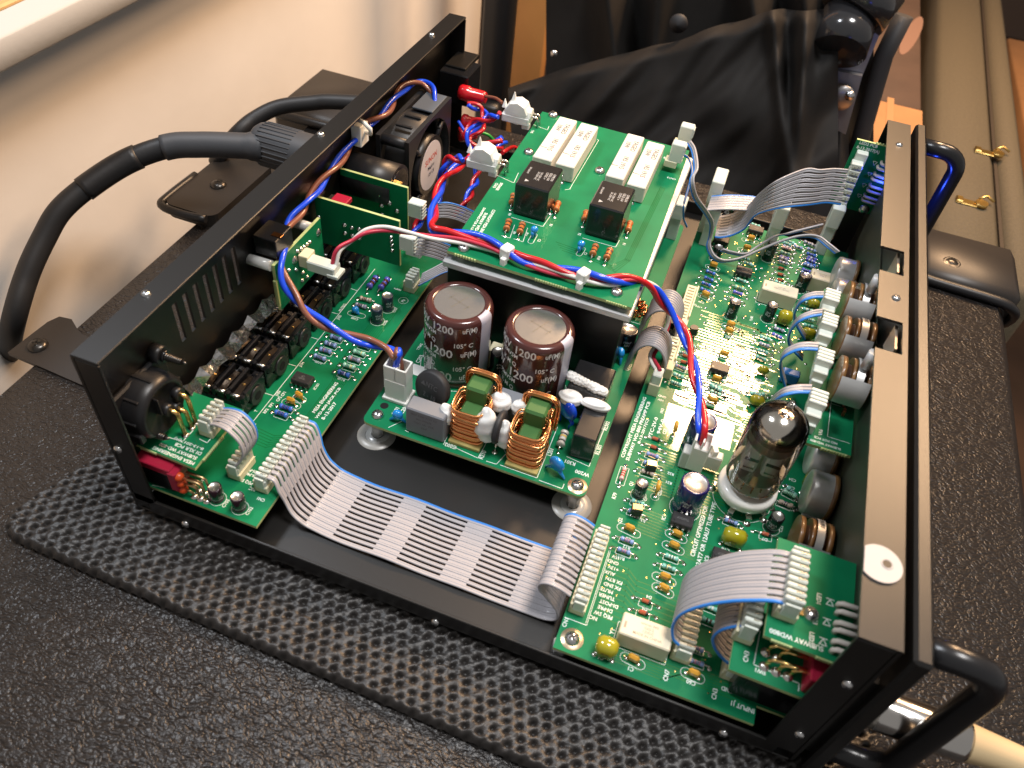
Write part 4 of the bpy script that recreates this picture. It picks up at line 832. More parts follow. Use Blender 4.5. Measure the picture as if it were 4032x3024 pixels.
for nl, nr, fr_ in ((('c', 380, 1195), ('c', 598, 1258), ('c', 688, 1100)), (('c', 865, 1330), ('c', 1090, 1397), ('c', 1165, 1235))):
    hh = 18; A_, B_, C_2 = (Z(*q, 68+hh) for q in (nl, nr, fr_)); wd = B_.x-A_.x; ln = C_2.y-B_.y; cx_, cy_ = (A_.x+B_.x)/2, (A_.y+B_.y)/2+ln/2
    mb = MB(); mb.box((cx_, cy_, 68+hh/2+.2), (wd, ln, hh), RLB, .7); ri = M('relay_silver_print', (.40, .40, .40), .5); zt = 68+hh+.25
    put_text(mb, 'OMRON\nG5LE-1A4\n12VDC =', cx_+wd*.28, cy_+1, zt, 1.9, -90, ri); put_text(mb, '10A 250V AC\n5A 250V AC', cx_-wd*.02, cy_-1, zt, 1.6, -90, ri); put_text(mb, '0916AW9', cx_-wd*.36, cy_+2, zt, 1.6, -90, ri)
    mb.add([(cx_-wd*.3, cy_-ln*.36, zt), (cx_-wd*.3, cy_-ln*.26, zt), (cx_-wd*.18, cy_-ln*.31, zt)], [(0, 2, 1)], ri)
    mb.build('black_relay', damp)
for r_ in [('c', 610, 1560, 0, 0)]: pass
def vres(k_, x, y, x2, y2, body, bands, r=1.7, ln=7.5): return res(damp, k_, x, y, x2, y2, body, bands, z=68, ln=ln, r=r, up=2.2)
for a_ in ((305, 1565, 350, 1425), (390, 1585, 440, 1445), (630, 1440, 668, 1310), (605, 1400, 620, 1300), (815, 1500, 850, 1370), (350, 1370, 370, 1280), (1100, 1570, 1135, 1440)): vres('c', *a_, 'brown', 'kok' if a_[0] < 450 else 'ooro')
for a_ in ((1495, 290, 1560, 120), (1605, 325, 1680, 150)): vres('h', *a_, 'brown', 'kok')
for k_, x, y in (('c', 505, 1500), ('c', 812, 1595)): disc(k_, x, y, 72.5, 1.9, BLC, math.radians(75), 1.2, foot=53.5, par=damp)
sd = MB()
def td(t, k_, x, y, s_, d_): tx(sd, k_, t, x, y, s_, d_, z=68)
for a_ in [('SPEAKER\nCN15', 'c', 262, 1215, 2.2, -90), ('R4', 'c', 342, 1400, 2.0, -90), ('R9', 'c', 372, 1520, 2.0, -90), ('R11', 'c', 452, 1530, 2.0, -90), ('R3', 'c', 612, 1470, 2.0, -90), ('C2', 'c', 535, 1570, 2.0, -90), ('R2', 'c', 798, 1530, 2.0, -90), ('R1', 'c', 1090, 1595, 2.0, -90), ('C1', 'h', 1462, 205, 2.0, -90), ('R10', 'h', 1570, 240, 2.0, -90), ('CN13', 'c', 1400, 1165, 2.2, 180), ('CN2', 'c', 490, 860, 2.0, -90), ('R8', 'c', 1355, 1030, 1.8, -90)]: td(*a_)
for t, a, b in (('COPYRIGHT MESA ENGINEERING', (90.8, 187.4), (92.2, 156.5)), ('SUBWAY WD-800', (88.2, 183), (89.3, 162)), ('DAMPING PCB 8-13-2017(A)', (85.6, 186.7), (87.0, 158))): fit_text(sd, t, a, b, 1.7, 68.03)
for a_ in (('c', 495, 1590, 490, 1540), ): pass
for x1, y1, x2, y2, k_ in ((480, 1580, 505, 1535, 'c'), (1410, 210, 1440, 165, 'h')):
    a, b = dz(k_, x1, y1), dz(k_, x2, y2); P = []
    for k in range(9): t = math.pi*k/8; P.append((b.x-1.4*math.cos(t), b.y+1.4*math.sin(t)))
    for k in range(9): t = math.pi*k/8; P.append((a.x+1.4*math.cos(t), a.y-1.4*math.sin(t)))
    sd.stroke(P, .25, 68.03, SILK, True)
for P in ([('c', 735, 1235), ('c', 925, 915), ('c', 915, 910)], [('c', 705, 1240), ('c', 740, 1235)], [('c', 355, 1420), ('c', 560, 1480), ('c', 620, 1395)], [('c', 820, 1555), ('c', 1035, 1615), ('c', 1060, 1570)], [('c', 260, 1145), ('c', 370, 1195), ('c', 400, 1130)], [('c', 500, 815), ('c', 590, 850), ('c', 600, 825)],
          [('c', 290, 1540), ('c', 345, 1555), ('c', 375, 1470)], [('c', 370, 1560), ('c', 430, 1580), ('c', 460, 1490)]):
    sd.stroke([dz(*a) for a in P], .25, 68.03, SILK)
for i in range(4): traces(sd, [[(128+i*1.6, 176-i*1.7), (150+i*1.2, 174-i*1.6), (158+i, 170-i*1.3), (163+i*.8, 178), (165+i*.8, 250)]], z=68, w=.5, mat=M('mask_over_trace', (.006, .13, .035), .2, coat=.6))
sd.build('printed_lettering', damp, kind='stuff')
# perforated break-off edges
def nibs(par, a, b, n, z, s_=.9):
    mb = MB(); a, b = Vector(a), Vector(b)
    for i in range(n): p = a.lerp(b, i/(n-1)); mb.cyl((p.x, p.y, z-1.6), (p.x, p.y, z-.02), s_*.55, 8, EDGE)
    mb.build('break_off_edge', par)
nibs(damp, (87, 145.4, 0), (97, 145.3, 0), 8, 68); nibs(damp, (128, 144.9, 0), (143, 144.7, 0), 13, 68); nibs(damp, (163, 144.5, 0), (172, 144.4, 0), 9, 68)
nibs(xlr, (5, 9.4, 0), (12, 9.2, 0), 8, 34.5, 1.3); nibs(xlr, (31.3, 14, 0), (31.3, 27, 0), 13, 34.5, 1.3)
# translucent three and two pin plugs at the right edge
def dplug(k_, x, y, z, rz=0):
    p = Z(k_, x, y, z); mb = MB(); mb.box((0, 0, 0), (7.5, 6, 11), CLEAR, .5); mb.box((-2, 0, -7), (7, 6.5, 4), CREAM, .3); mb.box((3.6, 0, 2), (1.4, 5, 5), CLEAR, .3); mb.build('ribbon_plug', damp, TR(p.x, p.y, z, rz))
dplug('c', 1495, 875, 84); dplug('c', 1440, 990, 80)
# white crimp plugs on the left edge
def crimp(k_, x, y, z):
    p = Z(k_, x, y, z); mb = MB(); mb.box((0, 0, -1.5), (17, 10, 5), WHITE, .6)
    mb.lathe((0, -5, 2.2), (0, 1, 0), [(0, 0), (6.6, .2), (7.2, 1.5), (7.2, 8.5), (6.6, 9.8), (0, 10)], 9, WHITE, smooth=False); mb.lathe((5.2, 0, 1.0), (1, 0, 0), [(4.6, 0), (4.5, 3), (3.8, 3.6), (0, 3.7)], 8, WHITE, smooth=False)
    mb.box((-2.6, -1, 9.5), (4.2, 3.2, 8), WHITE, .3, taper=.15); mb.box((-8, -1, 5.6), (2.6, 3, 5), WHITE, .3, taper=.2); mb.box((6.5, -2.5, -4.2), (4.5, 4, 4), WHITE, .3)
    for dy in (-2, 2): mb.tube([(8, dy, 1.5), (12, dy, 1.5), (13, dy, .5), (13.4, dy, -6)], .7, 8, TIN); mb.pad((13.4, dy, -6.2), 1.6, h=.9)
    mb.build('speaker_plug', damp, TR(p.x, p.y, z, math.radians(2))); return p
sp1 = crimp('c', 395, 745, 72.6); sp2 = crimp('c', 175, 1045, 73)
# ================================================================ JACK BOARD (left)
JB = [('g', 795, 880, 965, 940, 'blue', 'kbkkk'), ('g', 752, 935, 920, 990, 'blue', 'kbwkg'), ('g', 710, 988, 880, 1040, 'blue', 'krvkb'), ('g', 665, 1040, 832, 1100, 'blue', 'kgkbg'), ('g', 1022, 948, 1195, 1003, 'blue', 'okkkg'), ('g', 985, 1003, 1152, 1060, 'green', 'ekeey'),
      ('g', 945, 1058, 1112, 1112, 'grey', 'okkkk'), ('g', 902, 1115, 1072, 1170, 'green', 'ekeny'), ('g', 860, 1170, 1027, 1232, 'deep', 'kbbwk'), ('g', 387, 1450, 560, 1508, 'deep', 'bkbkb'), ('g', 347, 1500, 520, 1560, 'deep', 'bkbkb'),
      ('g', 1050, 578, 1190, 612, 'pale', 'gbkw'), ('g', 1015, 628, 1150, 668, 'grey', 'kbkw')]
for r_ in JB: res(jack, *r_, ln=6.4, r=1.25)
for a_ in ((1118, 540, 1235, 385), (1215, 545, 1325, 405)):
    a, b = Z('g', a_[0], a_[1], ZB), Z('g', a_[2], a_[3], ZB); place2(jack, 'resistor', lambda p: resistor_mesh('violet', 'bb', min(15, p), ln=9, r=1.8, up=2.2), a, b, ZB)
ceramic(jack, 'g', 560, 1375, 600, 1400); ceramic(jack, 'g', 470, 1415, 555, 1450)
dip(jack, 'g', 610, 1270, 0, 'TL071\nCP'); disc('g', 1035, 660, 17.5, 1.9, BLC, math.radians(0), 2, par=jack)
elco(jack, 'g', 1215, 755, 3.1, 9.5, 'slate', rz=1.0, txt='47uF\n63V'); elco(jack, 'g', 1300, 655, 3.1, 9.5, 'slate', rz=1.0, txt='47uF\n63V')
elco(jack, 'k', 760, 770, 2.9, 8.5, 'maroon', rz=2.8, txt='KEMET\n47uF'); elco(jack, 'k', 905, 830, 2.9, 8.5, 'maroon', rz=2.8, txt='KEMET\n47uF')
conn_j = connector(jack, 51.4, 38.4, 13, pitch=2.75); connector(jack, 37.5, 27, 4, pitch=2.6)
p = Z('g', 1485, 500, ZB); connector(jack, p.x, p.y+2, 3)
sj = MB()
for a_ in [('J104', 'g', 598, 1108, 2.1, 90), ('J103', 'g', 405, 1345, 2.1, 90), ('J105', 'g', 903, 725, 2.1, 90), ('J102', 'g', 200, 1610, 2.1, 90), ('IC101', 'g', 718, 1290, 2.0, 90),
           ('CP2', 'g', 412, 1392, 2.1, 90), ('CP1', 'g', 450, 1350, 2.1, 90), ('RP1', 'g', 350, 1440, 2.1, 90), ('RP2', 'g', 305, 1490, 2.1, 90), ('R109', 'g', 735, 1092, 2.0, 180), ('R110', 'g', 922, 1230, 2.0, 180), ('C105', 'g', 1030, 735, 2.0, 180), ('C106', 'g', 1280, 770, 2.0, 90), ('C107', 'g', 1360, 665, 2.0, 90), ('AMP+', 'g', 1380, 495, 2.0, 180), ('Pb', 'g', 1427, 590, 2.6, 90), ('MUTE/G', 'g', 930, 645, 2.0, 90),
           ('C103', 'k', 812, 800, 2.1, 90), ('C102', 'k', 965, 850, 2.1, 90), ('CN1', 'k', 1040, 772, 2.1, 180), ('NC', 'k', 985, 705, 2.2, 180), ('PEQ SW', 'k', 940, 655, 2.2, 180), ('DI-PRE', 'k', 975, 612, 2.2, 180), ('DI-POST', 'k', 968, 580, 2.2, 180), ('PIN 1', 'k', 975, 490, 2.0, 180), ('PIN 2', 'k', 955, 515, 2.0, 180), ('R101', 'k', 655, 655, 2.0, 90), ('T', 'g', 225, 1490, 2.0, 90)]: tx(sj, a_[1], a_[0], *a_[2:])
for t, a, b in (('MESA ENGINEERING', (48.9, 68.5), (49.6, 90)), ('WD-800 JACK PCB', (52.0, 65.8), (52.7, 87.5)), ('8-13-2017', (54.8, 66.5), (55.2, 78.2))): fit_text(sj, t, a, b, 1.8, ZB+.03)
sj.stroke([Z('g', 1195, 330, ZB), Z('g', 180, 1600, ZB)], .28, ZB+.03, SILK)
for p0 in ((845, 685, 900, 700), (680, 890, 735, 905), (490, 1105, 548, 1122), (300, 1345, 360, 1362), (1000, 490, 1050, 508)): sj.stroke([Z('g', p0[0], p0[1], ZB), Z('g', p0[2], p0[3], ZB)], .28, ZB+.03, SILK)
circ(sj, *Z('g', 1427, 588, ZB)[:2], 2.6); circ(sj, *Z('g', 1215, 755, ZB)[:2], 3.7); circ(sj, *Z('g', 1300, 655, ZB)[:2], 3.7); circ(sj, *Z('k', 760, 770, ZB)[:2], 3.5); circ(sj, *Z('k', 905, 830, ZB)[:2], 3.5)
oval(sj, 'g', 560, 1375, 600, 1400); oval(sj, 'g', 470, 1415, 555, 1450); oval(sj, 'g', 1000, 690, 1090, 715, 1.8)
sj.stroke([Z('k', 330, 680, ZB), Z('k', 470, 712, ZB), Z('k', 495, 690, ZB), Z('k', 700, 770, ZB)], .25, ZB+.03, SILK)
for r_ in JB[:11]: a, b = Z(r_[0], r_[1], r_[2], ZB), Z(r_[0], r_[3], r_[4], ZB); rect(sj, (a.x+b.x)/2, (a.y+b.y)/2-.4, 6.6, 2.8, math.atan2(b.y-a.y, b.x-a.x))
for i in range(9): traces(sj, [[(47+i*.8, 60+i), (47+i*.8, 90), (44+i*1.1, 100+i), (46+i, 190)]], w=.4, mat=MATS['mask_over_trace'])
for i in range(6): traces(sj, [[(30, 42+i*1.6), (40, 41.5+i*1.5), (44, 45+i*1.2)]], w=.4, mat=MATS['mask_over_trace'])
sj.build('printed_lettering', jack, kind='stuff')
# six quarter inch sockets, three sprung contacts each
def jack_mesh():
    mb = MB(); mb.box((-.5, -.8, 4.8), (21.5, 18.6, 9.6), BLKG, .6); mb.box((8.8, -.8, 6.4), (3.0, 19.4, 12.8), BLKG, .5)
    mb.cyl((9.5, .4, 6.4), (12, .4, 6.4), 5.0, 22, BLKP); mb.cyl((12, .4, 6.4), (12.1, .4, 6.4), 2.4, 14, M('socket_bore', (.003, .003, .003), .8))
    SPR = M('darkened_spring', (.06, .045, .033), .28, metal=.85)
    for i in (-1.5, -.5, .5, 1.5): mb.box((i*7.4-.6, .4, 11.2), (1.7, 15.5, 6.6), BLKG, .5); mb.box((i*7.4-.6, -8.4, 11.5), (2.2, 2.6, 5), BLKG, .6)
    for i in (-1, 0, 1):
        x = i*7.5-.5
        mb.box((x, 2.2, 10.6), (4.6, 9, 3), BLKG, .5); mb.box((x+.6, 6.8, 12), (3, 3, 3), BLKG, .6)
        mb.add([(x-1.7, -8.2, 12.9), (x+1.7, -8.2, 12.9), (x+1.5, -2, 13.6), (x-1.5, -2, 13.6), (x+1.3, 5, 12.6), (x-1.3, 5, 12.6)], [(0, 1, 2, 3), (3, 2, 4, 5)], SPR, True)
        mb.cyl((x-2.1, -8.7, 12.8), (x+2.1, -8.7, 12.8), .95, 12, STEEL); mb.box((x, -9.5, 10.2), (3.4, .5, 4.4), SPR); mb.box((x, -1.6, 13.7), (1.2, 1.0, .6), GOLD, .2)
    mb.box((9.6, -8.6, 11.8), (2.6, 3.0, 3.6), BLKG, .6); mb.box((9.6, 6.6, 11.8), (2.6, 3.4, 3.6), BLKG, .6)
    return mb.mesh('jack_socket')
jm = jack_mesh(); JY = [61.2, 82.3, 103.9, 126, 147, 168.9]
for y in JY: obj('jack_socket', jm, amp, TR(12.2, y+1, ZB+.2))
mb = MB(); FOIL = M('shield_foil', (.62, .62, .62), .25, metal=1, bump=(150, .9, 1.5))
P = [(4.2, 40+k*4.2, 36.5+(4.2 if k % 3 == 0 else 1.5)) for k in range(18)]
mb.add([(x-1, y, 15) for x, y, z in P]+[(x, y, z) for x, y, z in P], [(i, i+1, 19+i, 18+i) for i in range(17)], FOIL)
mb.add([(x, y, z) for x, y, z in P]+[(x+3.2+1.2*math.sin(y), y+1, z-6-2*math.sin(y*1.3)) for x, y, z in P], [(i, 18+i, 19+i, i+1) for i in range(17)], FOIL); mb.build('shield_foil', amp)
# XLR socket with its three gilt legs
mb = MB(); cy, cz = 20.5, 50.5
mb.lathe((1, cy, cz), (1, 0, 0), [(14.2, 0), (14.2, 7), (13.6, 10), (12.4, 11.4), (11.0, 11.8), (10.6, 11.0), (0, 11.0)], 44, BLKP)
for k in range(9): a = k*.698+.2; mb.box((5.5, cy+14.1*math.cos(a), cz+14.1*math.sin(a)), (9, 1.2, 1.2), BLKP, .2)
mb.box((2.4, cy+1, cz-1), (2.4, 31, 30), BLKP, .8); mb.box((8, cy-13.5, cz-6), (6, 3, 5), BLKP, .5); mb.box((13.2, cy-4, cz+5), (3, .8, 9), BLKP, .2)
XP = ((21.2, 48.5), (25.6, 45.0), (28.6, 51.0))
for y, z in XP: mb.cyl((11, y-.5, z+1), (15.0, y-.5, z+1), 2.6, 16, BLKP)
xl = mb.build('microphone_socket', amp)
for y, z in XP:
    mb = MB(); mb.tube([(14, y-.5, z+1), (15.8, y-.4, z+1), (17.2, y, z-.4), (17.6, y+.2, 34.6)], 1.0, 8, GOLD); mb.build('leg', xl); mb = MB(); mb.pad((17.6, y+.2, 34.5), 1.7, h=.8); mb.build('solder_joint', xlr)
for y, z in ((33.5, 66), (13.5, 40.5)):
    mb = MB(); mb.cyl((1.5, y, z), (6.5, y, z), 4.0, 16, BLKP); mb.cyl((6.5, y, z), (8, y, z), 2.6, 14, BLKG); th = M('dark_thread', (.09, .085, .08), .3, metal=.9)
    for k in range(8): mb.lathe((7.5+k*.95, y, z), (1, 0, 0), [(1.0, 0), (2.0-.06*k, .3), (1.0, .8)], 12, th)
    mb.cyl((15, y, z), (17.4, y, z), 1.3, 10, th, r1=.1); mb.build('self_tapping_screw', amp)
sx_ = MB()
for a_ in [('MESA ENGINEERING', 'k', 470, 505, 2.8, 180), ('SUBWAY WD-800', 'k', 492, 470, 2.8, 180), ('DI XLR PCB', 'k', 545, 450, 2.8, 180), ('8-13-2017(A)', 'k', 565, 440, 2.8, 180)]: pass
for t, a, b in (('MESA ENGINEERING', (29.6, 10.2), (9.8, 10.7)), ('SUBWAY WD-800', (29.0, 12.9), (11, 13.2)), ('DI XLR PCB', (29.2, 15.6), (16.6, 15.8)), ('8-13-2017(A)', (28.6, 18.2), (14.5, 18.4))): fit_text(sx_, t, a, b, 1.7, 34.53)
for P in ([('k', 205, 390), ('k', 255, 405), ('k', 275, 365)], [('k', 355, 370), ('k', 375, 350), ('k', 530, 395), ('k', 610, 310)], [('k', 640, 380), ('k', 690, 405), ('k', 765, 310), ('k', 735, 300)]): sx_.stroke([Z(*a, 34.5) for a in P], .3, 34.53, SILK)
sx_.build('printed_lettering', xlr, kind='stuff')
connector(xlr, 25.8, 30, 4, z=34.5, pitch=2.6, h=8.5)
# red push switch below the socket board
mb = MB(); RED = M('crimson_plastic', (.38, .015, .045), .32, coat=.3); ORG = M('orange_seal', (.60, .07, .015), .35)
mb.box((12, 8.5, 29), (17, 7.5, 4), RED, .4); mb.box((21, 8.3, 24), (4.2, 8, 12), RED, .6); mb.box((11, 8.6, 21), (16, 7.0, 11), BLKG, .3)
for z in (27, 23, 18.5): mb.lathe((23, 6.4, z), (1, 0, 0), [(2.1, 0), (2.0, 1.4), (1.1, 2.2), (0, 2.3)], 12, ORG)
rs = mb.build('red_switch', amp)
for i, (z, fx) in enumerate(((27, 33.5), (23, 30.5), (18.5, 27.5))):
    for dy in (0, 3.2):
        mb = MB(); mb.tube([(24.5, 6.4+dy, z), (fx-1.5, 6.6+dy, z), (fx-.2, 6.8+dy, z-1.2), (fx, 7+dy, ZB)], .55, 6, M('tarnished_leg', (.55, .38, .2), .35, metal=.9)); mb.pad((fx, 7+dy, ZB), 1.6, h=.9); mb.build('leg', rs)
# standing boards behind the sockets
def yboard(name, y, x0, x1, z0, z1, th=1.6):
    mb = MB(); mb.box(((x0+x1)/2, y+th/2, (z0+z1)/2), (x1-x0, th, z1-z0), GREEN, 0); mb.box(((x0+x1)/2, y+th/2, z1+.05), (x1-x0, th*.9, .2), EDGE); mb.box((x1+.05, y+th/2, (z0+z1)/2), (.2, th*.9, z1-z0), EDGE)
    return mb.build(name, amp)
v1 = yboard('standing_board', 188.3, 2, 41.5, 33, 65.2); v2 = yboard('standing_board', 159.6, 3, 50.4, 37, 65.2)
def ypads(par, y, pts, k_, r=1.5):
    mb = MB()
    for a in pts: p = Z(k_, *a, y=y); mb.lathe((p.x, y-.02, p.z), (0, -1, 0), [(r, 0), (r*.8, .5), (r*.3, 1.3), (0, 1.4)], 10, TIN)
    mb.build('solder_joints', par, kind='stuff')
ypads(v1, 188.3, ((990, 1272), (1050, 1328), (998, 1345), (1000, 1405), (1100, 1380)), 'b')
ypads(v2, 159.6, ((757, 1470), (805, 1488), (852, 1497), (762, 1525), (808, 1540), (858, 1555), (588, 1420)), 'b', 1.3); ypads(v2, 159.6, ((1062, 1550), (1064, 1575), (1068, 1603), (1070, 1635)), 'b', 1.1)
# board across, facing the front
mb = MB(); mb.box((14.2, 123.3, 52), (1.6, 42, 27), GREEN); mb.box((14.2, 123.3, 65.6), (1.5, 42, .2), EDGE); mb.box((14.2, 102.2, 52), (1.5, .2, 27), EDGE)
for k in range(12): mb.cyl((13.3, 101.9, 42+k*1.3), (15.1, 101.9, 42+k*1.3), .65, 8, EDGE); mb.cyl((14.2, 124+k*1.5, 65.2), (14.2, 124+k*1.5, 65.9), .65, 8, EDGE)
v3 = mb.build('standing_board', amp)
mb = MB()
for a in ((735, 30), (660, 110), (640, 130), (615, 150), (590, 165), (560, 185), (540, 255), (550, 335), (605, 360), (600, 425), (640, 395), (490, 340), (620, 460), (735, 340)):
    p = Z('g', *a, x=15); r_ = 2.2 if a in ((735, 30), (540, 255)) else 1.1
    if 102 < p.y < 144 and 39 < p.z < 65: mb.lathe((15, p.y, p.z), (1, 0, 0), [(r_, 0), (r_*.8, .5), (r_*.3, 1.2), (0, 1.3)], 10, TIN)
mb.build('solder_joints', v3, kind='stuff')
p = Z('g', 670, 250, x=20); mb = MB(); mb.box((18, p.y, p.z), (5, 7.5, 7), CREAM, .3); mb.build('pin_header', v3)
mb = MB(); mb.box((27.5, p.y-1, p.z-1), (15, 7, 6), CLEAR, .6); mb.box((34, p.y-1, p.z-2.8), (6, 8, 2), CLEAR, .3); mb.build('two_pin_plug', v3); PL3 = Vector((33, p.y-1, p.z+2))
for a in (('b', 480, 1470), ('g', 270, 280)):
    q = Z(*a, x=8); mb = MB(); mb.cyl((1.5, q.y, q.z), (13.2, q.y, q.z), 2.6, 12, M('clear_standoff', (.7, .7, .7), .3)); mb.build('standoff', amp)
mb = MB(); q = Z('b', 735, 1312, y=172); mb.box((q.x, 172, q.z), (9, 8, 3), RED, .4); mb.box((q.x-3, 172, q.z-3), (10, 8.4, 5), BLKG, .3); mb.build('red_switch', amp)
mb = MB(); q = Z('b', 280, 1560, x=8); mb.box((9, q.y, q.z), (12, 14, 10), BLKG, .4); mb.box((13, q.y-2, q.z+5.2), (5, 3, .4), COPPER, .1); mb.build('chassis_connector', amp)
# round speaker socket and plug on the standing boards
mb = MB(); mb.cyl((2, 199.5, 56), (31, 199.5, 56), 12.5, 36, BLKP); mb.cyl((31, 199.5, 56), (31.4, 199.5, 56), 10.5, 30, BLKG)
for dy, dz_ in ((-3, 5), (3, -2), (-4, -6)): mb.box((32.5, 199.5+dy, 56+dz_), (4, 3, .8), GOLD, .1)
mb.build('speaker_socket', amp)
# plugs and flat cables on the edge of the standing boards
for (x, y, z) in ((44.5, 185, 57), (52.5, 158, 56)):
    mb = MB(); mb.box((x+4, y, z), (8, 6, 9), CLEAR, .5)
    for k in range(5): mb.box((x+7.2, y, z-4+k*2), (3, 5.4, 1.1), CLEAR, .3)
    mb.build('ribbon_plug', amp)
mb = MB(); p = Z('g', 1525, 150, 34); mb.box((p.x, p.y, 34), (9, 7, 9), WHITE, .5); mb.build('white_plug', amp)
# fan
fan = bpy.data.objects.new('cooling_fan', None); sc.collection.objects.link(fan); fan.parent = amp; fan['label'] = 'black square cooling fan with round label'
fy, fz, fx0, fx1 = 250.5, 41, 7, 27.5
FANP = M('fan_plastic', (.016, .0165, .018), .42, bump=(900, .15, .2))
mb = MB()
for x in (fx0+1.4, fx1-1.4):
    n = 40; sq = []; ci = []
    for k in range(n):
        a = 2*math.pi*k/n; c, s_ = math.cos(a), math.sin(a); m_ = 30/max(abs(c), abs(s_)); sq.append((c*m_, s_*m_)); ci.append((c*28, s_*28))
    for xx, fl in ((x+1.4, 1), (x-1.4, -1)):
        vs = [(xx, fy+a, fz+b_) for a, b_ in sq]+[(xx, fy+a, fz+b_) for a, b_ in ci]
        mb.add(vs, [((k, (k+1) % n, n+(k+1) % n, n+k) if fl > 0 else (n+k, n+(k+1) % n, (k+1) % n, k)) for k in range(n)], FANP)
    vs = [(x-1.4, fy+a, fz+b_) for a, b_ in sq]+[(x+1.4, fy+a, fz+b_) for a, b_ in sq]; mb.add(vs, [(k, (k+1) % n, n+(k+1) % n, n+k) for k in range(n)], FANP)
mb.lathe((fx0, fy, fz), (1, 0, 0), [(29.3, 1), (29.3, 19.5), (28, 20.4), (28, 0), (29.3, 1)], 48, FANP)
for s1 in (-1, 1):
    for s2 in (-1, 1): mb.cyl((fx0+1, fy+s1*26.4, fz+s2*26.4), (fx1-1, fy+s1*26.4, fz+s2*26.4), 3.2, 12, FANP)
mb.box((fx0+10, fy-14, fz+29.6), (10, 2, 1.4), FANP, .3); mb.box((fx0+10, fy-2, fz+29.6), (10, 2, 1.4), FANP, .3); mb.build('frame', fan)
mb = MB(); mb.lathe((fx0+2, fy, fz), (1, 0, 0), [(0, 0), (17, 0), (17.5, 1), (17.5, 15), (16.2, 17), (0, 17)], 40, BLKP)
for k in range(7):
    a = 2*math.pi*k/7; vs = []
    for i in range(6):
        t = i/5; r_ = 17+10.2*t
        for j in (0, 1): b_ = a+(.0 if j == 0 else .62)+.1*t; vs.append((fx0+(4 if j == 0 else 15), fy+r_*math.cos(b_), fz+r_*math.sin(b_)))
    mb.add(vs, [(2*i, 2*i+1, 2*i+3, 2*i+2) for i in range(5)], BLKP, True)
mb.build('rotor', fan)
mb = MB()
for k in range(4): a = math.pi*(.25+k*.5); mb.box((fx1-1.6, fy+22.6*math.cos(a), fz+22.6*math.sin(a)), (2, 3, 3), FANP, .2); mb.cyl((fx1-1.6, fy+16*math.cos(a), fz+16*math.sin(a)), (fx1-1.6, fy+28.5*math.cos(a), fz+28.5*math.sin(a)), 1.5, 8, FANP)
mb.cyl((fx1-8, fy, fz), (fx1+.2, fy, fz), 18, 40, BLKP); mb.build('hub_guard', fan)
mb = MB(); LB = M('fan_label', (.62, .58, .60), .4); mb.cyl((fx1+.21, fy, fz), (fx1+.35, fy, fz), 15.2, 40, LB)
mb.build('round_label', fan); mb = MB()
for t, zz, s_, m_ in (('SUNON', 4.6, 5.2, M('label_red', (.55, .06, .03), .5)), ('MagLev', -.4, 3.4, M('label_dark', (.06, .06, .09), .5)), ('12V CE', -5, 3.2, MATS.get('label_dark'))):
    tmp = MB(); put_text(tmp, t, 0, 0, 0, s_, 0, SILK); mm = m_ or M('label_dark', (.06, .06, .09), .5); mb.add([(fx1+.4, fy+v.x, fz+zz+v.y) for v in tmp.v], tmp.f, mm)
mb.build('printed_lettering', fan, kind='stuff')
mb = MB(); mb.box((fx0+12, fy+17, fz+30.6), (13, 22, 1.2), M('grey_tape', (.075, .09, .11), .5), .3); mb.build('tape', fan)
mb = MB(); mb.box((14, 330, 70), (14, 24, 3), BLK, .4); mb.box((16, 322, 60), (20, 22, 20), BLKG, .6); mb.build('mains_inlet', amp)
# red insulated spade terminals
def spade(a, b):
    mb = MB(); a, b = Vector(a), Vector(b); d = b-a
    mb.tube([a, a+d*.08, a+d*.35, a+d*.4, a+d*.9, b], [4.2, 4.9, 4.9, 4.2, 4.0, 3.2], 12, M('red_sleeve', (.50, .008, .015), .22, coat=.6, bump=(400, .4, .5))); mb.build('spade_terminal', amp)
def W3(k_, x, y, z): return Z(k_, x, y, z)
spade(W3('D', 993, 198, 62), W3('D', 1050, 212, 62)); spade(W3('D', 998, 262, 48), W3('D', 1028, 268, 48)); spade(W3('D', 990, 290, 42), W3('D', 1030, 290, 42))
# white cable clip on the rear wall
p = Z('b', 855, 850, x=6); mb = MB(); mb.box((5, p.y+2, p.z-3), (6, 9, 12), WHITE, .5); mb.tube([(8, p.y+3, p.z-2), (12, p.y+1, p.z-1), (13, p.y-1, p.z+3), (9, p.y-1, p.z+6), (5, p.y, p.z+6)], 1.2, 8, WHITE); mb.build('cable_clip', amp)

# ================================================================ FRONT: CONTROLS AND SMALL BOARDS
PHEN = M('phenolic_brown', (.17, .085, .028), .35, coat=.4, bump=(500, .4, .4)); POTM = M('pot_can', (.58, .58, .57), .34, metal=.55, bump=(400, .15, .3)); TERM = M('brown_terminal', (.28, .10, .04), .35, metal=.5)
def pot_can(x, y, z, r=10):
    mb = MB(); mb.lathe((x-7, y, z), (1, 0, 0), [(0, 0), (r-1.5, 0), (r-.3, .6), (r, 1.6), (r, 9.5)], 36, POTM); mb.build('potentiometer', amp)
    o = bpy.data.objects[-1]
    mb = MB(); mb.cyl((x+2.5, y, z), (x+4.5, y, z), r+.5, 32, PHEN); mb.box((x+3.5, y, z-r), (2, 14, 7), PHEN, .3); mb.cyl((x+4.5, y, z), (x+13, y, z), 3.6, 16, STEEL); mb.box((x-1, y-r*.75, z-r*.6), (9, 3, 1.6), POTM, .3); mb.box((x-1, y+r*.75, z-r*.6), (9, 3, 1.6), POTM, .3); mb.build('potentiometer_base', amp)
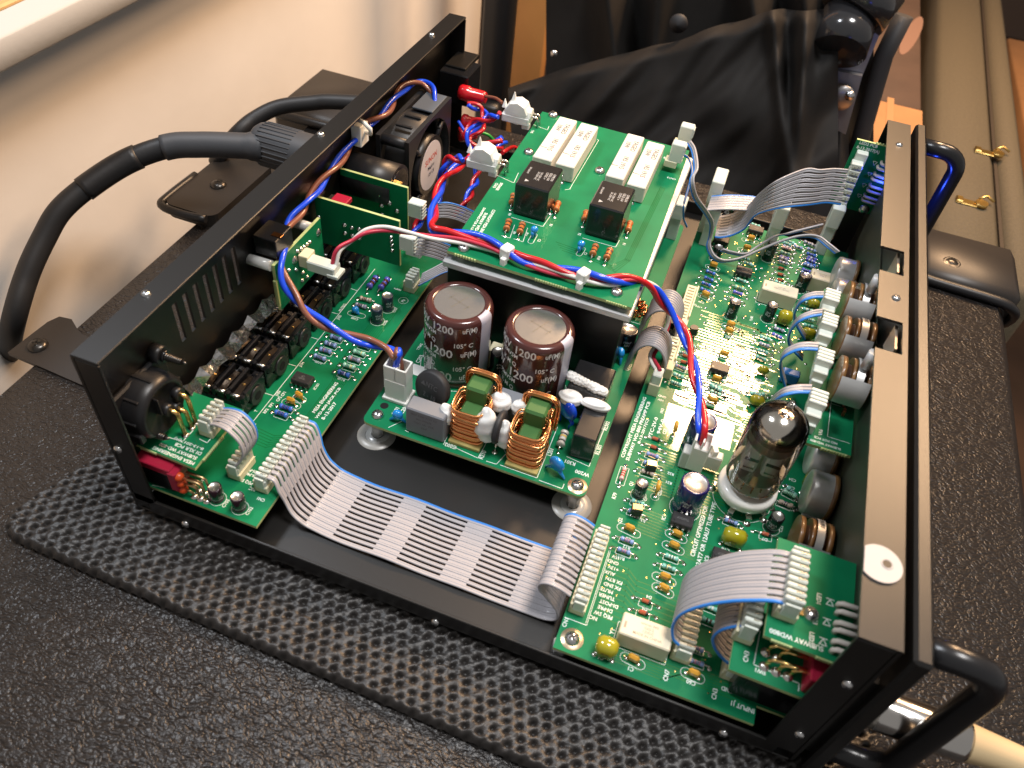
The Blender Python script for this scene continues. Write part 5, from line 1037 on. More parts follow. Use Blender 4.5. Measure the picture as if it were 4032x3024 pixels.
def pot_dual(x, y, z, r=10.5):
    root = bpy.data.objects.new('dual_potentiometer', None); sc.collection.objects.link(root); root.parent = amp
    mb = MB(); mb.cyl((x-8, y, z), (x-6, y, z), r, 32, PHEN); mb.cyl((x-3.4, y, z), (x-1.8, y, z), r+.3, 32, PHEN); mb.cyl((x+3.5, y, z), (x+5.5, y, z), r+.2, 32, PHEN); mb.cyl((x-6, y, z), (x+3.5, y, z), r*.72, 24, M('pot_inner', (.04, .02, .012), .4)); mb.build('wafers', root)
    mb = MB(); n = 20
    vs = []
    for k in range(n+1):
        a = math.radians(50+85*k/n)
        for xx in (-1.6, 1.6): vs.append((x+xx, y+(r+.9)*math.cos(a), z+(r+.9)*math.sin(a)))
    mb.add(vs, [(2*k, 2*k+1, 2*k+3, 2*k+2) for k in range(n)], POTM, True)
    vs = []
    for k in range(9):
        a = math.radians(132+72*k/8)
        for xx in (-7.5, 5): vs.append((x+xx, y+(r+1)*math.cos(a), z+(r+1)*math.sin(a)))
    mb.add(vs, [(2*k, 2*k+1, 2*k+3, 2*k+2) for k in range(8)], POTM, True); mb.build('clamp_band', root)
    mb = MB(); tmp = MB(); put_text(tmp, 'T0595', 0, 0, 0, 2.6, 0, SILK); inkp = M('stamp_ink', (.04, .04, .04), .6)
    mb.add([(x+v.y*.9, y-(r+1.05)*math.sin((-v.x-1)/(r+1)-.25), z+(r+1.05)*math.cos((-v.x-1)/(r+1)-.25)) for v in tmp.v], tmp.f, inkp); mb.build('stamped_number', root)
    for k in range(3): mb = MB(); mb.box((x-7-2.5*0, y-6+k*5.4-3, z-r-1.5), (1.2, 2.6, 7), TERM, .2); mb.box((x+.5, y-6+k*5.4-3, z-r-1.5), (1.2, 2.6, 7), TERM, .2); mb.build('terminals', root)
midb = board('mid_control_board', [(263, 113.5), (283, 114), (283, 226), (263, 226)], 50)
nibs(midb, (271, 113.7, 0), (281, 113.9, 0), 9, 50, 1.1)
for y in (203.5, 175.5, 146.5): pot_dual(277.5, y, 61.5)
sm_ = MB()
for i, t in enumerate(('MID POT PCB', 'SUBWAY WD-800')): put_text(sm_, t, 272, 118.5-i*2.6, 50.03, 1.8, 180, SILK)
tx(sm_, 'n', 'VR6', 385, 170, 2.3, 90, z=50); sm_.stroke([(272.5, 160), (272.5, 121), (282, 121)], .25, 50.03, SILK); sm_.stroke([(272.5, 142), (277, 142)], .25, 50.03, SILK); sm_.build('printed_lettering', midb, kind='stuff')
for a, b_ in ((('j', 370, 540), 58), (('j', 350, 740), 58), (('j', 315, 1030), 58), (('j', 260, 1370), 58)):
    p = Z(*a, b_+5); mb = MB()
    for k in range(4): mb.box((0, 5-k*2.4, 5.5), (7.5, 1.9, 4.5), CLEAR, .4)
    mb.box((0, -1, 1), (6.5, 13, 6), CLEAR, .4); mb.box((.3, -6, -3), (5, 6, 5), CLEAR, .3); mb.build('ribbon_plug', midb, TR(p.x, p.y-2, b_-2, math.radians(-3)))
for y, z in ((107, 28), (272, 30), (251, 30), (131, 27)): pot_can(279, y, z, 10.2)
pot_dual(277.5, 79, 28)
mb = MB(); mb.box((266, 200, 60) if False else (285.3, 170, 45), (.8, 300, 40), M('green_grey_sheet', (.06, .07, .05), .4, metal=.5), .2); mb.build('inner_sheet', amp)
# LED board near the input
led1 = board('led_board', [(256, 10.5), (284.5, 9.8), (284.5, 52), (256, 52)], 60)
nibs(led1, (259, 10.4, 0), (265, 10.3, 0), 7, 60, 1.1); nibs(led1, (274, 10.1, 0), (281, 9.9, 0), 8, 60, 1.1)
LEG = M('white_led_sleeve', (.62, .56, .5), .35); sl = MB()
put_text(sl, 'SUBWAY WD800', 266.5, 13.3, 60.03, 2.6, 180, SILK)
for k_, x, y in (('u', 1020, 620), ('u', 985, 835), ('u', 945, 1050)):
    p = Z(k_, x, y, 60); sl.stroke([(p.x-1.3, p.y-1), (p.x+1.2, p.y-1), (p.x-.1, p.y+1.3)], .3, 60.03, SILK, True); sl.stroke([(p.x-1.3, p.y+1.5), (p.x+1.2, p.y+1.5)], .3, 60.03, SILK); put_text(sl, 'LED1' if y < 700 else 'LED3' if y < 900 else 'LED2', p.x-4.0, p.y, 60.03, 2.3, -90, SILK)
sl.build('printed_lettering', led1, kind='stuff')
for y0 in (640, 725, 845, 925, 1045, 1140):
    p = Z('u', 1110-.13*(y0-640), y0, 61); mb = MB(); mb.tube([(p.x, p.y, 60), (p.x, p.y, 61.6), (p.x+1, p.y, 62.4), (286, p.y, 62.6)], 1.0, 8, LEG); mb.build('led_leg', led1)
connector(led1, 261.3, 30, 8, z=60, pitch=2.7, w=6.8, h=9)
p = Z('u', 800, 745, 60); board_screw(led1, p.x, p.y, 60, ring=False); mb = MB(); p = Z('u', 660, 700, 60); mb.box((p.x+1, p.y, 60.5), (5, 3.6, .8), GOLD, .2); mb.build('slotted_pad', led1)
sw = board('switch_board', [(250, 3.5), (284, 2.9), (284, 30), (250, 30)], 43)
ss = MB(); put_text(ss, 'CN3', 255.2, 10.5, 43.03, 2.4, 90, SILK); put_text(ss, 'SW1', 260.5, 7.0, 43.03, 2.2, 180, SILK); ss.stroke([(258.5, 22), (258, 8.5), (274, 7.8), (274, 5)], .3, 43.03, SILK); ss.build('printed_lettering', sw, kind='stuff')
connector(sw, 252.4, 25, 7, z=43, pitch=2.7, w=6.0, h=11)
for k_, x, y in (('u', 320, 1155), ('u', 440, 1225), ('u', 300, 1310), ('u', 430, 1370), ('u', 560, 1420)):
    p = Z(k_, x, y, 43); mb = MB(); mb.pad((p.x, p.y, 43), 2.0, h=1.2); mb.tube([(p.x, p.y, 43), (p.x+.8, p.y+.6, 47), (p.x+2.5, p.y+.8, 48.4), (276, p.y+1, 48.6)], .75, 8, GOLD); mb.build('switch_leg', sw)
mb = MB(); mb.box((278, 12, 48), (7, 14, 10), RED, .5); mb.box((282, 12, 46), (3, 15, 9), BLKG); mb.build('red_switch', amp)
# LED board at the far end, standing upright
mb = MB(); y0 = 326
tl = Z('e', 290, 912, y=y0); blc = Z('e', 105, 1330, y=y0); xr = 286
mb.box(((tl.x+xr)/2, y0+.8, (tl.z+blc.z)/2), (xr-tl.x, 1.6, tl.z-blc.z), GREEN); mb.box(((tl.x+xr)/2, y0+.8, tl.z+.1), (xr-tl.x, 1.5, .2), EDGE); led2 = mb.build('led_board', amp)
mb = MB()
for k in range(6): mb.cyl((272+k*1.8, y0+.8, tl.z), (272+k*1.8, y0+.8, tl.z+1), .5, 6, EDGE)
mb.build('break_off_edge', led2, kind='stuff')
def ytext(mb, t, x, z, s_, y, mat=SILK):
    tmp = MB(); put_text(tmp, t, 0, 0, 0, s_, 0, mat); mb.add([(x+v.x, y, z+v.y) for v in tmp.v], tmp.f, mat)
mb = MB(); p = Z('e', 365, 945, y=y0); ytext(mb, 'LED2 PCB', p.x, p.z, 2.6, y0-.05); p = Z('e', 362, 978, y=y0); ytext(mb, '8-13-2017(A)', p.x, p.z, 2.6, y0-.05)
for q in ((405, 1068), (370, 1140), (335, 1212), (303, 1280)):
    p = Z('e', *q, y=y0); P = [(p.x-1.2, p.z+1.2), (p.x+1.2, p.z+1.2), (p.x, p.z-1.2)]
    for a, b_ in zip(P, P[1:]+P[:1]): mb.tube([(a[0], y0-.05, a[1]), (b_[0], y0-.05, b_[1])], .14, 4, SILK)
mb.build('printed_lettering', led2, kind='stuff')
LEGB = M('blue_lit_sleeve', (.25, .28, .75), .35)
for i, q in enumerate(((450, 1068), (425, 1095), (405, 1138), (388, 1165), (375, 1210), (360, 1240), (340, 1278), (325, 1302))):
    p = Z('e', *q, y=y0-2); mb = MB(); mb.tube([(p.x, y0, p.z), (p.x, y0-2.4, p.z), (p.x+.8, y0-3, p.z-.1), (286, y0-3, p.z-.5)], .9, 8, LEG); mb.build('led_leg', led2)
p = Z('e', 335, 1370, y=y0-1); mb = MB(); mb.lathe((p.x, y0, p.z), (0, -1, 0), [(3.3, 0), (3.0, 1), (1.6, 1.8), (0, 2)], 18, STEEL); mb.build('screw', led2)
a, b_ = Z('e', 290, 1070, y=y0-6), Z('e', 170, 1350, y=y0-6)
mb = MB(); n = 8
for k in range(n):
    t = k/(n-1); z = a.z+(b_.z-a.z)*t; x = a.x+(b_.x-a.x)*t; mb.box((x, y0-7, z), (6.6, 6, abs(a.z-b_.z)/(n-1)*.72), CLEAR, .4); mb.box((x+1, y0-10.1, z), (.7, .3, .6), STEEL); mb.box((x-1, y0-10.1, z), (.7, .3, .6), STEEL)
mb.build('ribbon_plug', led2); mb = MB(); mb.box(((a.x+b_.x)/2+.6, y0-2.5, (a.z+b_.z)/2+2), (6.5, 4.6, abs(a.z-b_.z)+8), CLEAR, .4); mb.build('pin_header', led2); LED2A, LED2B = a, b_
# tall plugs along the far edge of the preamp board
for k_, x, y, h_, hb in (('v', 630, 560, 27, 15), ('v', 1430, 620, 36, 15), ('v', 2105, 640, 34, 9), ('v', 650, 300, 38, 18), ('v', 200, 500, 26, 12)):
    p = Z(k_, x, y, ZB+h_*.5); mb = MB(); mb.box((p.x, p.y, ZB+h_*.35), (6.5, hb*.8, h_*.7), CLEAR, .4); mb.box((p.x, p.y, ZB+h_*.8), (7.5, hb, h_*.4), CLEAR, .5); mb.build('ribbon_plug', pre)
# tabs and screws seen through the gaps of the front flange
for q, h_ in ((Z('j', 915, 330, 88), 8), (Z('j', 915, 950, 88), 8)):
    mb = MB(); mb.cyl((D-9, q.y-3, 74), (D-9, q.y-3, 83), 2.2, 12, ALU); mb.cyl((D-5, q.y-5, 78), (D-5, q.y-5, 84), 2.0, 12, ALU); mb.box((D-3.0, q.y+2, 84), (1.2, 16, 12), M('bright_tab', (.6, .5, .4), .35, metal=.8), .1); mb.build('switch_bracket', amp)
# ================================================================ FLAT CABLES AND WIRES
INKC = M('cable_print', (.05, .05, .05), .6)
def ribbon(name, EA, EB, lanes, blue='A', slits=(), sub=6, ridges=2, th=.55, parent=amp, slit_w=.26):
    A = cat_rom(EA, sub); B = cat_rom(EB, sub); n = len(A); mb = MB()
    nrm = []; dist = [0]
    for i in range(n):
        t = ((A[min(i+1, n-1)]+B[min(i+1, n-1)])-(A[max(i-1, 0)]+B[max(i-1, 0)])).normalized(); nn = (B[i]-A[i]).normalized().cross(t)
        if nrm and nn.dot(nrm[-1]) < 0: nn = -nn
        nrm.append(nn.normalized())
        if i: dist.append(dist[-1]+((A[i]+B[i])/2-(A[i-1]+B[i-1])/2).length)
    tot = dist[-1]; K = ridges*4
    for l in range(lanes):
        u0, u1 = (l+slit_w/2)/lanes, (l+1-slit_w/2)/lanes
        if l == 0: u0 = 0
        if l == lanes-1: u1 = 1
        vs = []
        for i in range(n):
            for side in (1, -1):
                rg = range(K+1) if side == 1 else range(K, -1, -1)
                for k in rg:
                    f = k/K; u = u0+(u1-u0)*f; h = th*(.45+.55*abs(math.sin(math.pi*ridges*f))); vs.append(A[i].lerp(B[i], u)+nrm[i]*h*side)
        m = 2*(K+1); fs = []; fb = []
        for i in range(n-1):
            for k in range(m):
                f = (i*m+k, i*m+(k+1) % m, (i+1)*m+(k+1) % m, (i+1)*m+k)
                isb = (blue == 'A' and l == 0 and (k < K/ridges*1.0-.5 or k > m-1-K/ridges-.5)) or (blue == 'B' and l == lanes-1 and (K-K/ridges < k+.5 < K+1+K/ridges))
                (fb if isb else fs).append(f)
        o = len(mb.v); mb.add(vs, fs, GREY, True)
        if fb: k2 = mb.mi(BLUEW); mb.f += [[q+o for q in f] for f in fb]; mb.m += [k2]*len(fb); mb.sm += [True]*len(fb)
        if l < lanes-1:      # web to the next lane, open inside the slits
            w0, w1 = u1, (l+1+slit_w/2)/lanes
            for i in range(n-1):
                s_ = (dist[i]+dist[i+1])/2/tot
                if any(a <= s_ <= b_ for a, b_ in slits): continue
                q = [A[i].lerp(B[i], w0), A[i].lerp(B[i], w1), A[i+1].lerp(B[i+1], w1), A[i+1].lerp(B[i+1], w0)]
                qn = [nrm[i], nrm[i], nrm[i+1], nrm[i+1]]
                mb.add([p+v*th*.42 for p, v in zip(q, qn)]+[p-v*th*.42 for p, v in zip(q, qn)], [(0, 1, 2, 3), (7, 6, 5, 4)], GREY)
    return mb.build(name, parent), A, B, nrm
def P3(k_, *pts): return [Z(k_, x, y, z) for x, y, z in pts]
# 1: the wide cable across the floor of the chassis (edge A far and blue, edge B near)
cxs = [(54.2, 23.5), (57.5, 22.6), (60.2, 18.5), (62.6, 13.5), (66, 8.8), (70, 6.0), (75, 3.6), (90, 2.6), (110, 3.4), (128, 2.5), (145, 2.9), (160, 2.4), (174, 2.6), (183, 3.2), (187.6, 6.5), (186.4, 11.5), (181.5, 16.5), (177.8, 21.0), (177.6, 25), (180.5, 27.4), (185.5, 26.8), (190, 24.6)]
def wob(i, n): return 0
EA = []; EB = []
for i, (x, z) in enumerate(cxs):
    t = i/(len(cxs)-1); yc = (39.5 if x < 60 else 34.5) if x < 66 else 33.6; yc = 39.6 if i < 2 else 38 if i == 2 else 36.5 if i == 3 else 35 if i == 4 else 34.3 if i < 7 else 33.7
    if i >= 17: yc = 36.6
    elif i >= 14: yc = 33.2+(i-13)*.8
    hw = 17.9 if i < 3 or i > 16 else 16.9
    EA.append((x+(.8 if 6 < i < 13 else 0), yc+hw, z)); EB.append((x, yc-hw, z))
# slit positions along the length
ribbon('ribbon_cable', EA, EB, 13, 'A', slits=((0, .045), (.075, .155), (.235, .335), (.40, .505), (.575, .68), (.955, 1)), sub=7, slit_w=.36)[0]['label'] = 'wide flat grey cable with open slits lying on the chassis floor'
# 2: short loop between socket board and jack board
ribbon('ribbon_cable', [(28.5, 35.5, 42.5), (32, 36, 43.5), (37, 36.5, 43), (42, 35.8, 39), (43.5, 34.6, 33), (41.5, 33.2, 27), (39.5, 32.5, 24.5)], [(28.5, 25, 42.5), (32, 25, 43.5), (37, 24.5, 43), (42, 23.8, 39), (43.5, 23, 33), (41.5, 22, 27), (39.5, 21.5, 24.5)], 5, 'A', slits=((0, .12), (.3, .62)))
# 3: the big arch from CN7 to the LED board: A = near blue edge, B = far edge
ribbon('ribbon_cable', [(234.2, 15.2, 24.6), (231.4, 15.5, 27), (229.5, 17, 33), (230.5, 18, 41), (235.5, 18.5, 50), (243, 18.8, 58.5), (250, 19, 64), (255, 19.2, 67), (259.5, 19.5, 68)],
       [(234.2, 35.8, 24.6), (231.4, 36.2, 27), (229.5, 37, 33), (230.5, 38.5, 41), (235.5, 39.6, 50), (243, 40.6, 58.5), (250, 41, 64), (255, 41.2, 67), (259.5, 41.2, 68)], 8, 'A', slits=((0, .06), (.90, 1)))
# 4: smaller arch from CN3 to the switch board
ribbon('ribbon_cable', [(253.5, 15.2, 24.6), (250.6, 15.5, 26), (246.5, 16, 30), (244, 16.3, 36), (245, 16.5, 42.5), (248, 16.6, 47.5), (251, 16.6, 50.5)],
       [(253.5, 35.8, 24.6), (250.6, 36, 26), (246.5, 36, 30), (244, 36, 36), (245, 35.6, 42.5), (248, 35.2, 47.5), (251, 34.8, 50.5)], 8, 'A', slits=((0, .1), (.88, 1)))
# 5: cable to the far LED board
A5 = [Z('v', 680, 745, 27), Z('v', 760, 750, 28), Z('v', 900, 720, 31), Z('v', 1050, 640, 38), Z('v', 1180, 480, 50), Z('v', 1400, 400, 58), Z('v', 1600, 372, 60), Z('v', 1850, 345, 61), Z('v', 2050, 320, 61), Z('d', 1010, 1340, 60)]
B5 = [Z('v', 720, 480, 27), Z('v', 820, 465, 29), Z('v', 950, 430, 34), Z('v', 1100, 340, 46), Z('v', 1250, 180, 62), Z('v', 1450, 30, 75), Z('d', 780, 1100, 80), Z('d', 880, 1105, 81), Z('d', 970, 1098, 80), Z('d', 1060, 1105, 80)]
def fixw(A, B):      # keep the far edge above its foot so the cable stays a sheet of even width
    return [Vector(a) for a in A], [Vector(b_) for b_ in B]
A5, B5 = fixw(A5, B5); ribbon('ribbon_cable', A5, B5, 8, 'A', slits=((0, .05), (.30, .42), (.50, .72), (.90, 1)) if False else ((.02, .08), (.3, .55), (.68, .86), (.93, 1)), th=.6)
# 6: blue edged cables wandering over the preamp board from the damping board
def thin(pts, n=3, wd=(0, 0, 1), w_=3.6, **kw):
    C_ = [Vector(p) for p in pts]; A = []; B = []; W_ = Vector(wd).normalized()*w_/2
    for p in C_: A.append(p-W_); B.append(p+W_)
    return ribbon('ribbon_cable', A, B, n, 'A', ridges=1, slit_w=.1, th=.6, **kw)
q13 = P3('v', (395, 0, 82), (400, 120, 78), (450, 270, 70), (560, 420, 58), (635, 560, 46), (625, 720, 36), (600, 850, 30), (660, 980, 26), (790, 1035, 25), (1000, 1000, 27), (1230, 900, 33), (1500, 790, 42), (1750, 725, 48), (1950, 740, 50), (2100, 850, 50), (2200, 930, 49))
thin(P3('c', (1515, 930, 84), (1545, 985, 84), (1560, 1100, 84))+q13, wd=(.5, -.2, .8))
thin(P3('v', (2000, 590, 52), (1800, 640, 50), (1600, 690, 46), (1400, 740, 38), (1200, 860, 30), (1050, 950, 26), (880, 930, 24), (760, 895, 24)), wd=(.4, -.3, .8))
thin(P3('c', (1480, 1010, 78), (1515, 1040, 78), (1535, 1120, 76), (1510, 1230, 70), (1480, 1340, 62), (1480, 1430, 50), (1500, 1480, 40)), n=1, w_=1.4)
# grey ribbons curling from under the damping board into the wafer sockets
for cx0, cy0, y1_ in ((181, 197, 0), (181, 167, 0)):
    a_ = []; b_2 = []; hw = 9.5 if cy0 > 190 else 8
    for k in range(9): t = math.pi*k/8; a_.append((188.6-9*math.cos(t), cy0+hw, 21+15*math.sin(t))); b_2.append((188.6-9*math.cos(t), cy0-hw, 21+15*math.sin(t)))
    a_ = [(177.5, cy0+hw, 12)]+a_; b_2 = [(177.5, cy0-hw, 12)]+b_2; ribbon('ribbon_cable', a_, b_2, 10, '', ridges=1, th=.8, slit_w=.15)
# flat cables between the mid control board and the preamp board
for (x1, y1), pts in (((0, 0), [(290, 555, 66), (200, 560, 66), (110, 600, 62), (55, 700, 50), (70, 780, 36), (140, 900, 24)]), ((0, 0), [(280, 700, 64), (190, 715, 64), (90, 760, 60), (20, 850, 50), (15, 950, 38), (120, 1070, 22)])):
    a_ = [Z('j', x, y+12, z) for x, y, z in pts]; ribbon('ribbon_cable', a_, [p+Vector((0, 5.5, 0)) for p in a_], 3, 'A', ridges=1, slit_w=.12, slits=((0, .1),), th=.55)
for pts in ([(245, 990, 62), (150, 985, 62), (60, 1000, 60), (-40, 1060, 54), (-60, 1150, 42), (-20, 1300, 24)], [(190, 1340, 60), (80, 1340, 60), (-20, 1360, 58), (-90, 1400, 52), (-130, 1440, 44), (-160, 1480, 34)]):
    a_ = [Z('j', x, y+8, z) for x, y, z in pts]; ribbon('ribbon_cable', a_, [p+Vector((0, 6.0, 0)) for p in a_], 3, 'A', ridges=1, slit_w=.12, slits=((0, .12),), th=.55)
# pale ribbon on the cabinet side of the far panel and by the standing boards
a_ = [Z('v', 640, 225, 44), Z('v', 850, 212, 46), Z('v', 1100, 222, 46), Z('v', 1230, 245, 46)]; ribbon('ribbon_cable', a_, [p+Vector((0, -14, -2)) for p in a_], 6, 'A', th=.5)
a_ = [(57, 189, 60), (62, 192, 61), (68, 197, 58), (76, 203, 52)]; ribbon('ribbon_cable', a_, [(x, y-3, z-8) for x, y, z in a_], 5, 'A', th=.5, slits=((.0, .8),))
a_ = [(60, 160, 59), (64, 162, 59), (70, 166, 56), (77, 172, 50)]; ribbon('ribbon_cable', a_, [(x, y-4, z-9) for x, y, z in a_], 6, 'A', th=.5, slits=((.0, .8),))
a_ = [(58, 172, 26), (62, 176, 28), (68, 184, 30), (76, 192, 30)]; ribbon('ribbon_cable', a_, [(x+1, y-8, z-3) for x, y, z in a_], 6, 'B', th=.5, slits=((.0, .8),))
# round wires
WB = M('wire_blue', (.010, .07, .72), .3, coat=.3); WR = M('wire_red', (.50, .012, .018), .3, coat=.3); WN = M('wire_brown', (.21, .075, .045), .35, coat=.25); WW = M('wire_white', (.70, .68, .64), .35); WK = M('wire_crimson', (.45, .03, .06), .35); WG = M('wire_green', (.02, .28, .04), .35)
def twist(pts, mats, r=1.25, amp_=1.3, turns=6, ph=0, sub=10, free=(0, 0)):
    C_ = cat_rom(pts, sub); n = len(C_); d = [0]
    for i in range(1, n): d.append(d[-1]+(C_[i]-C_[i-1]).length)
    root = bpy.data.objects.new('twisted_wires', None); sc.collection.objects.link(root); root.parent = amp
    for k, m in enumerate(mats):
        Q = []
        t = (C_[1]-C_[0]).normalized(); u = t.orthogonal().normalized()
        for i in range(n):
            t = (C_[min(i+1, n-1)]-C_[max(i-1, 0)]).normalized(); u = (u-t*u.dot(t)).normalized(); w_ = t.cross(u); s_ = d[i]/d[-1]
            a = ph+2*math.pi*(turns*s_+.12*math.sin(9*s_)+k/len(mats)); Q.append(C_[i]+(u*math.cos(a)+w_*math.sin(a))*amp_)
        mb = MB(); mb.tube(Q, r, 10, m); mb.build('wire', root)
    return root
def wire(pts, m, r=1.1, par=amp, sub=8):
    mb = MB(); mb.tube(cat_rom(pts, sub), r, 10, m); mb.build('wire', par)
def DD(*pts): return [Z('D', x, y, z) for x, y, z in pts]
twist(DD((945, 225, 70), (930, 190, 74), (905, 178, 76), (870, 192, 78), (848, 222, 78), (826, 250, 77), (790, 272, 76), (764, 305, 75), (745, 332, 74), (722, 362, 73), (700, 388, 72), (672, 425, 71), (655, 450, 70), (628, 480, 69), (612, 520, 68), (607, 560, 66), (615, 605, 61), (640, 645, 55), (670, 680, 50), (712, 707, 46), (760, 728, 42), (800, 740, 40), (838, 752, 41), (858, 770, 41))+[PLUGP+Vector((0, 0, 14)), PLUGP+Vector((0, 0, 2))], (WN, WB), r=1.45, amp_=1.55, turns=6.2, ph=1.2)
twist(DD((1085, 300, 66), (1045, 318, 60), (1010, 345, 58), (965, 380, 60), (945, 420, 62), (935, 470, 67), (935, 495, 71), (970, 500, 72), (1010, 508, 72), (1050, 520, 72), (1090, 537, 72.5), (1130, 560, 72), (1180, 573, 72), (1255, 592, 72.5), (1310, 602, 72.5), (1360, 605, 70), (1405, 618, 64), (1435, 655, 54), (1470, 705, 46), (1492, 760, 43), (1502, 815, 42), (1512, 860, 41), (1515, 900, 40), (1516, 930, 38), (1514, 955, 31)), (WR, WB), r=1.5, amp_=1.5, turns=6.4, ph=.6)
twist([PL3+Vector((0, 0, -2)), PL3+Vector((1, 4, 6))]+DD((760, 520, 66), (790, 500, 70), (830, 494, 71), (880, 502, 71.5), (930, 512, 71.5), (990, 520, 71.2), (1050, 535, 71), (1095, 552, 71), (1170, 580, 71), (1255, 603, 71), (1320, 612, 70.5), (1375, 606, 69), (1415, 622, 62), (1440, 660, 50), (1443, 700, 38), (1425, 740, 30), (1408, 770, 27))+[CN2], (WK, WW), r=.95, amp_=.95, turns=3.4, ph=2.2)
twist(DD((1078, 248, 73), (1050, 258, 66), (1022, 268, 60), (1008, 290, 56), (1022, 318, 50), (1060, 330, 44), (1090, 310, 38)), (WB, WR), r=1.3, amp_=1.5, turns=3, ph=.3)
twist(DD((1005, 345, 73), (975, 342, 68), (958, 360, 62), (955, 390, 52), (945, 430, 44), (930, 455, 38), (905, 480, 30), (890, 520, 28)), (WB, WR), r=1.3, amp_=1.5, turns=3.2, ph=.8)
twist(DD((1010, 225, 62), (1045, 240, 58), (1040, 275, 55), (1015, 300, 50), (1030, 340, 46), (1030, 380, 40), (1010, 430, 36), (985, 470, 30)), (WB, WR), r=1.25, amp_=1.6, turns=3.6, ph=2)
wire(DD((1048, 208, 64), (1070, 212, 66), (1085, 222, 68)), WN, 1.0); wire(DD((1035, 285, 46), (1055, 292, 44), (1068, 305, 40)), WG, 1.0); wire(DD((990, 262, 52), (1005, 285, 48), (1018, 300, 44)), WB, 1.0)
wire(DD((1085, 330, 50), (1110, 318, 46), (1125, 335, 40), (1115, 350, 36)), WR, 1.3); wire(DD((1020, 330, 40), (1050, 345, 36), (1085, 350, 30)), WN, 1.2)
# cable ties
for (x, y, z, a) in ((1095, 545, 72.5, -.3), (1260, 597, 72.5, -.35)):
    p = Z('D', x, y, z); mb = MB(); mb.box((0, 0, 0), (5.2, 6.2, 6.6), WHITE, .8); mb.box((1, -3.6, -3.6), (2.6, 3, 5.5), WHITE, .3); mb.build('cable_tie', amp, TR(p.x, p.y, z+.3, a))
# two pin plug of the valve supply
p = Z('m', 905, 330, ZB+8); mb = MB(); mb.box((p.x, p.y, ZB+9), (8, 6.5, 16), WHITE, .5)
for dx, dy, sx_2, sy_2 in ((-3.6, 0, .9, 6.6), (3.6, 0, .9, 6.6), (0, 3.1, 8, .9), (0, 0, .8, 6)): mb.box((p.x+dx, p.y+dy, ZB+19), (sx_2, sy_2, 6), WHITE, .2)
mb.box((p.x+7, p.y+2, ZB+7), (8, 5, 9), M('frosted_nylon', (.72, .72, .68), .35, trans=.2), .6); mb.box((p.x-5, p.y, ZB+6), (4, 6, 11), MATS['frosted_nylon'], .4); mb.box((p.x+6.5, p.y+2, ZB+13), (2.4, 4, 4), WHITE, .3, rz=.4); mb.build('supply_plug', pre)
# ================================================================ THINGS AROUND THE AMPLIFIER
CBL = M('black_rubber_cable', (.016, .016, .017), .5, bump=(500, .15, .3)); CBG = M('charcoal_rubber', (.045, .047, .052), .55, bump=(500, .15, .3))
cp = [at(1150, 600, 50), at(1040, 580, 51), at(900, 572, 51), at(780, 570, 50), at(663, 578, 48), at(506, 633, 42), at(361, 723, 34), at(241, 825, 25), at(175, 934, 14), at(108, 1080, 0), at(54, 1261, -20), at(30, 1400, -60)]
pc = thing('speaker_cable', 'thick black cable with a ribbed charcoal plug arching down the wall from the rear panel', 'cable', cp[-1])
po = Vector(cp[-1])
c_ = cat_rom([p-po for p in cp], 8)
mb = MB(); mb.tube(c_[16:], 6.3, 20, CBL); mb.build('cable', pc)
mb = MB(); mb.tube(c_[38:51], 7.0, 20, M('heat_shrink', (.017, .017, .018), .42, bump=(300, .2, .4))); mb.build('heat_shrink', pc)
mb = MB(); mb.tube(c_[8:34], [8.2]*4+[7.3]*22, 20, CBG); mb.build('strain_relief', pc)
mb = MB(); a0 = at(1150, 600, 50)-po; yy, zz = a0.y, a0.z; x1 = -2-po.x; x0 = at(985, 575, 50).x-po.x
mb.lathe((x0, yy+1, zz), (1, 0, 0), [(0, 0), (9.5, .3), (11.5, 3), (12.3, 8), (12.5, 26), (12.5, x1-x0), (0, x1-x0)], 40, CBG)
for k in range(28): a = 2*math.pi*k/28; mb.box((x0+17, yy+1+12.4*math.cos(a), zz+12.4*math.sin(a)), (22, .9, .9), CBG, .2)
mb.build('plug_body', pc)
mb = MB(); mb.tube([p-po for p in cat_rom([at(1420, 405, 40), at(1300, 400, 38), at(1237, 404, 36), at(1099, 422, 32), at(1000, 470, 26), at(936, 524, 20), at(880, 590, 8), at(850, 640, -3)], 8)], 5.0, 16, CBL); mb.location = None
o = mb.build('mains_cord_tmp'); o.name = 'mains_cord'; o.location = po*S
tag(o, 'thinner black mains cord looping behind the ribbed plug', 'cord')
# instrument plug at the front
jp = thing('instrument_plug', 'silver instrument plug with a cream boot pushed into the front panel', 'plug', (300, 20, 24))
CH = M('polished_nickel', (.62, .60, .57), .16, metal=1); KN = M('knurled_nickel', (.5, .47, .42), .34, metal=1, bump=(900, .9, .5))
mb = MB(); mb.lathe((-6, 0, 0), (1, 0, 0), [(0, 0), (6.5, .2), (7.6, 1), (7.6, 13)], 32, KN); mb.build('knurled_collar', jp)
mb = MB(); mb.lathe((7, 0, 0), (1, 0, 0), [(7.6, 0), (8.0, .8), (8.0, 30), (7.2, 32), (0, 32)], 32, CH); mb.build('barrel', jp)
mb = MB(); mb.lathe((38, 0, 0), (1, 0, 0), [(7.2, 0), (6.9, 2), (5.0, 24), (4.6, 60), (0, 60)], 28, M('cream_boot', (.55, .42, .24), .45)); mb.build('boot', jp)
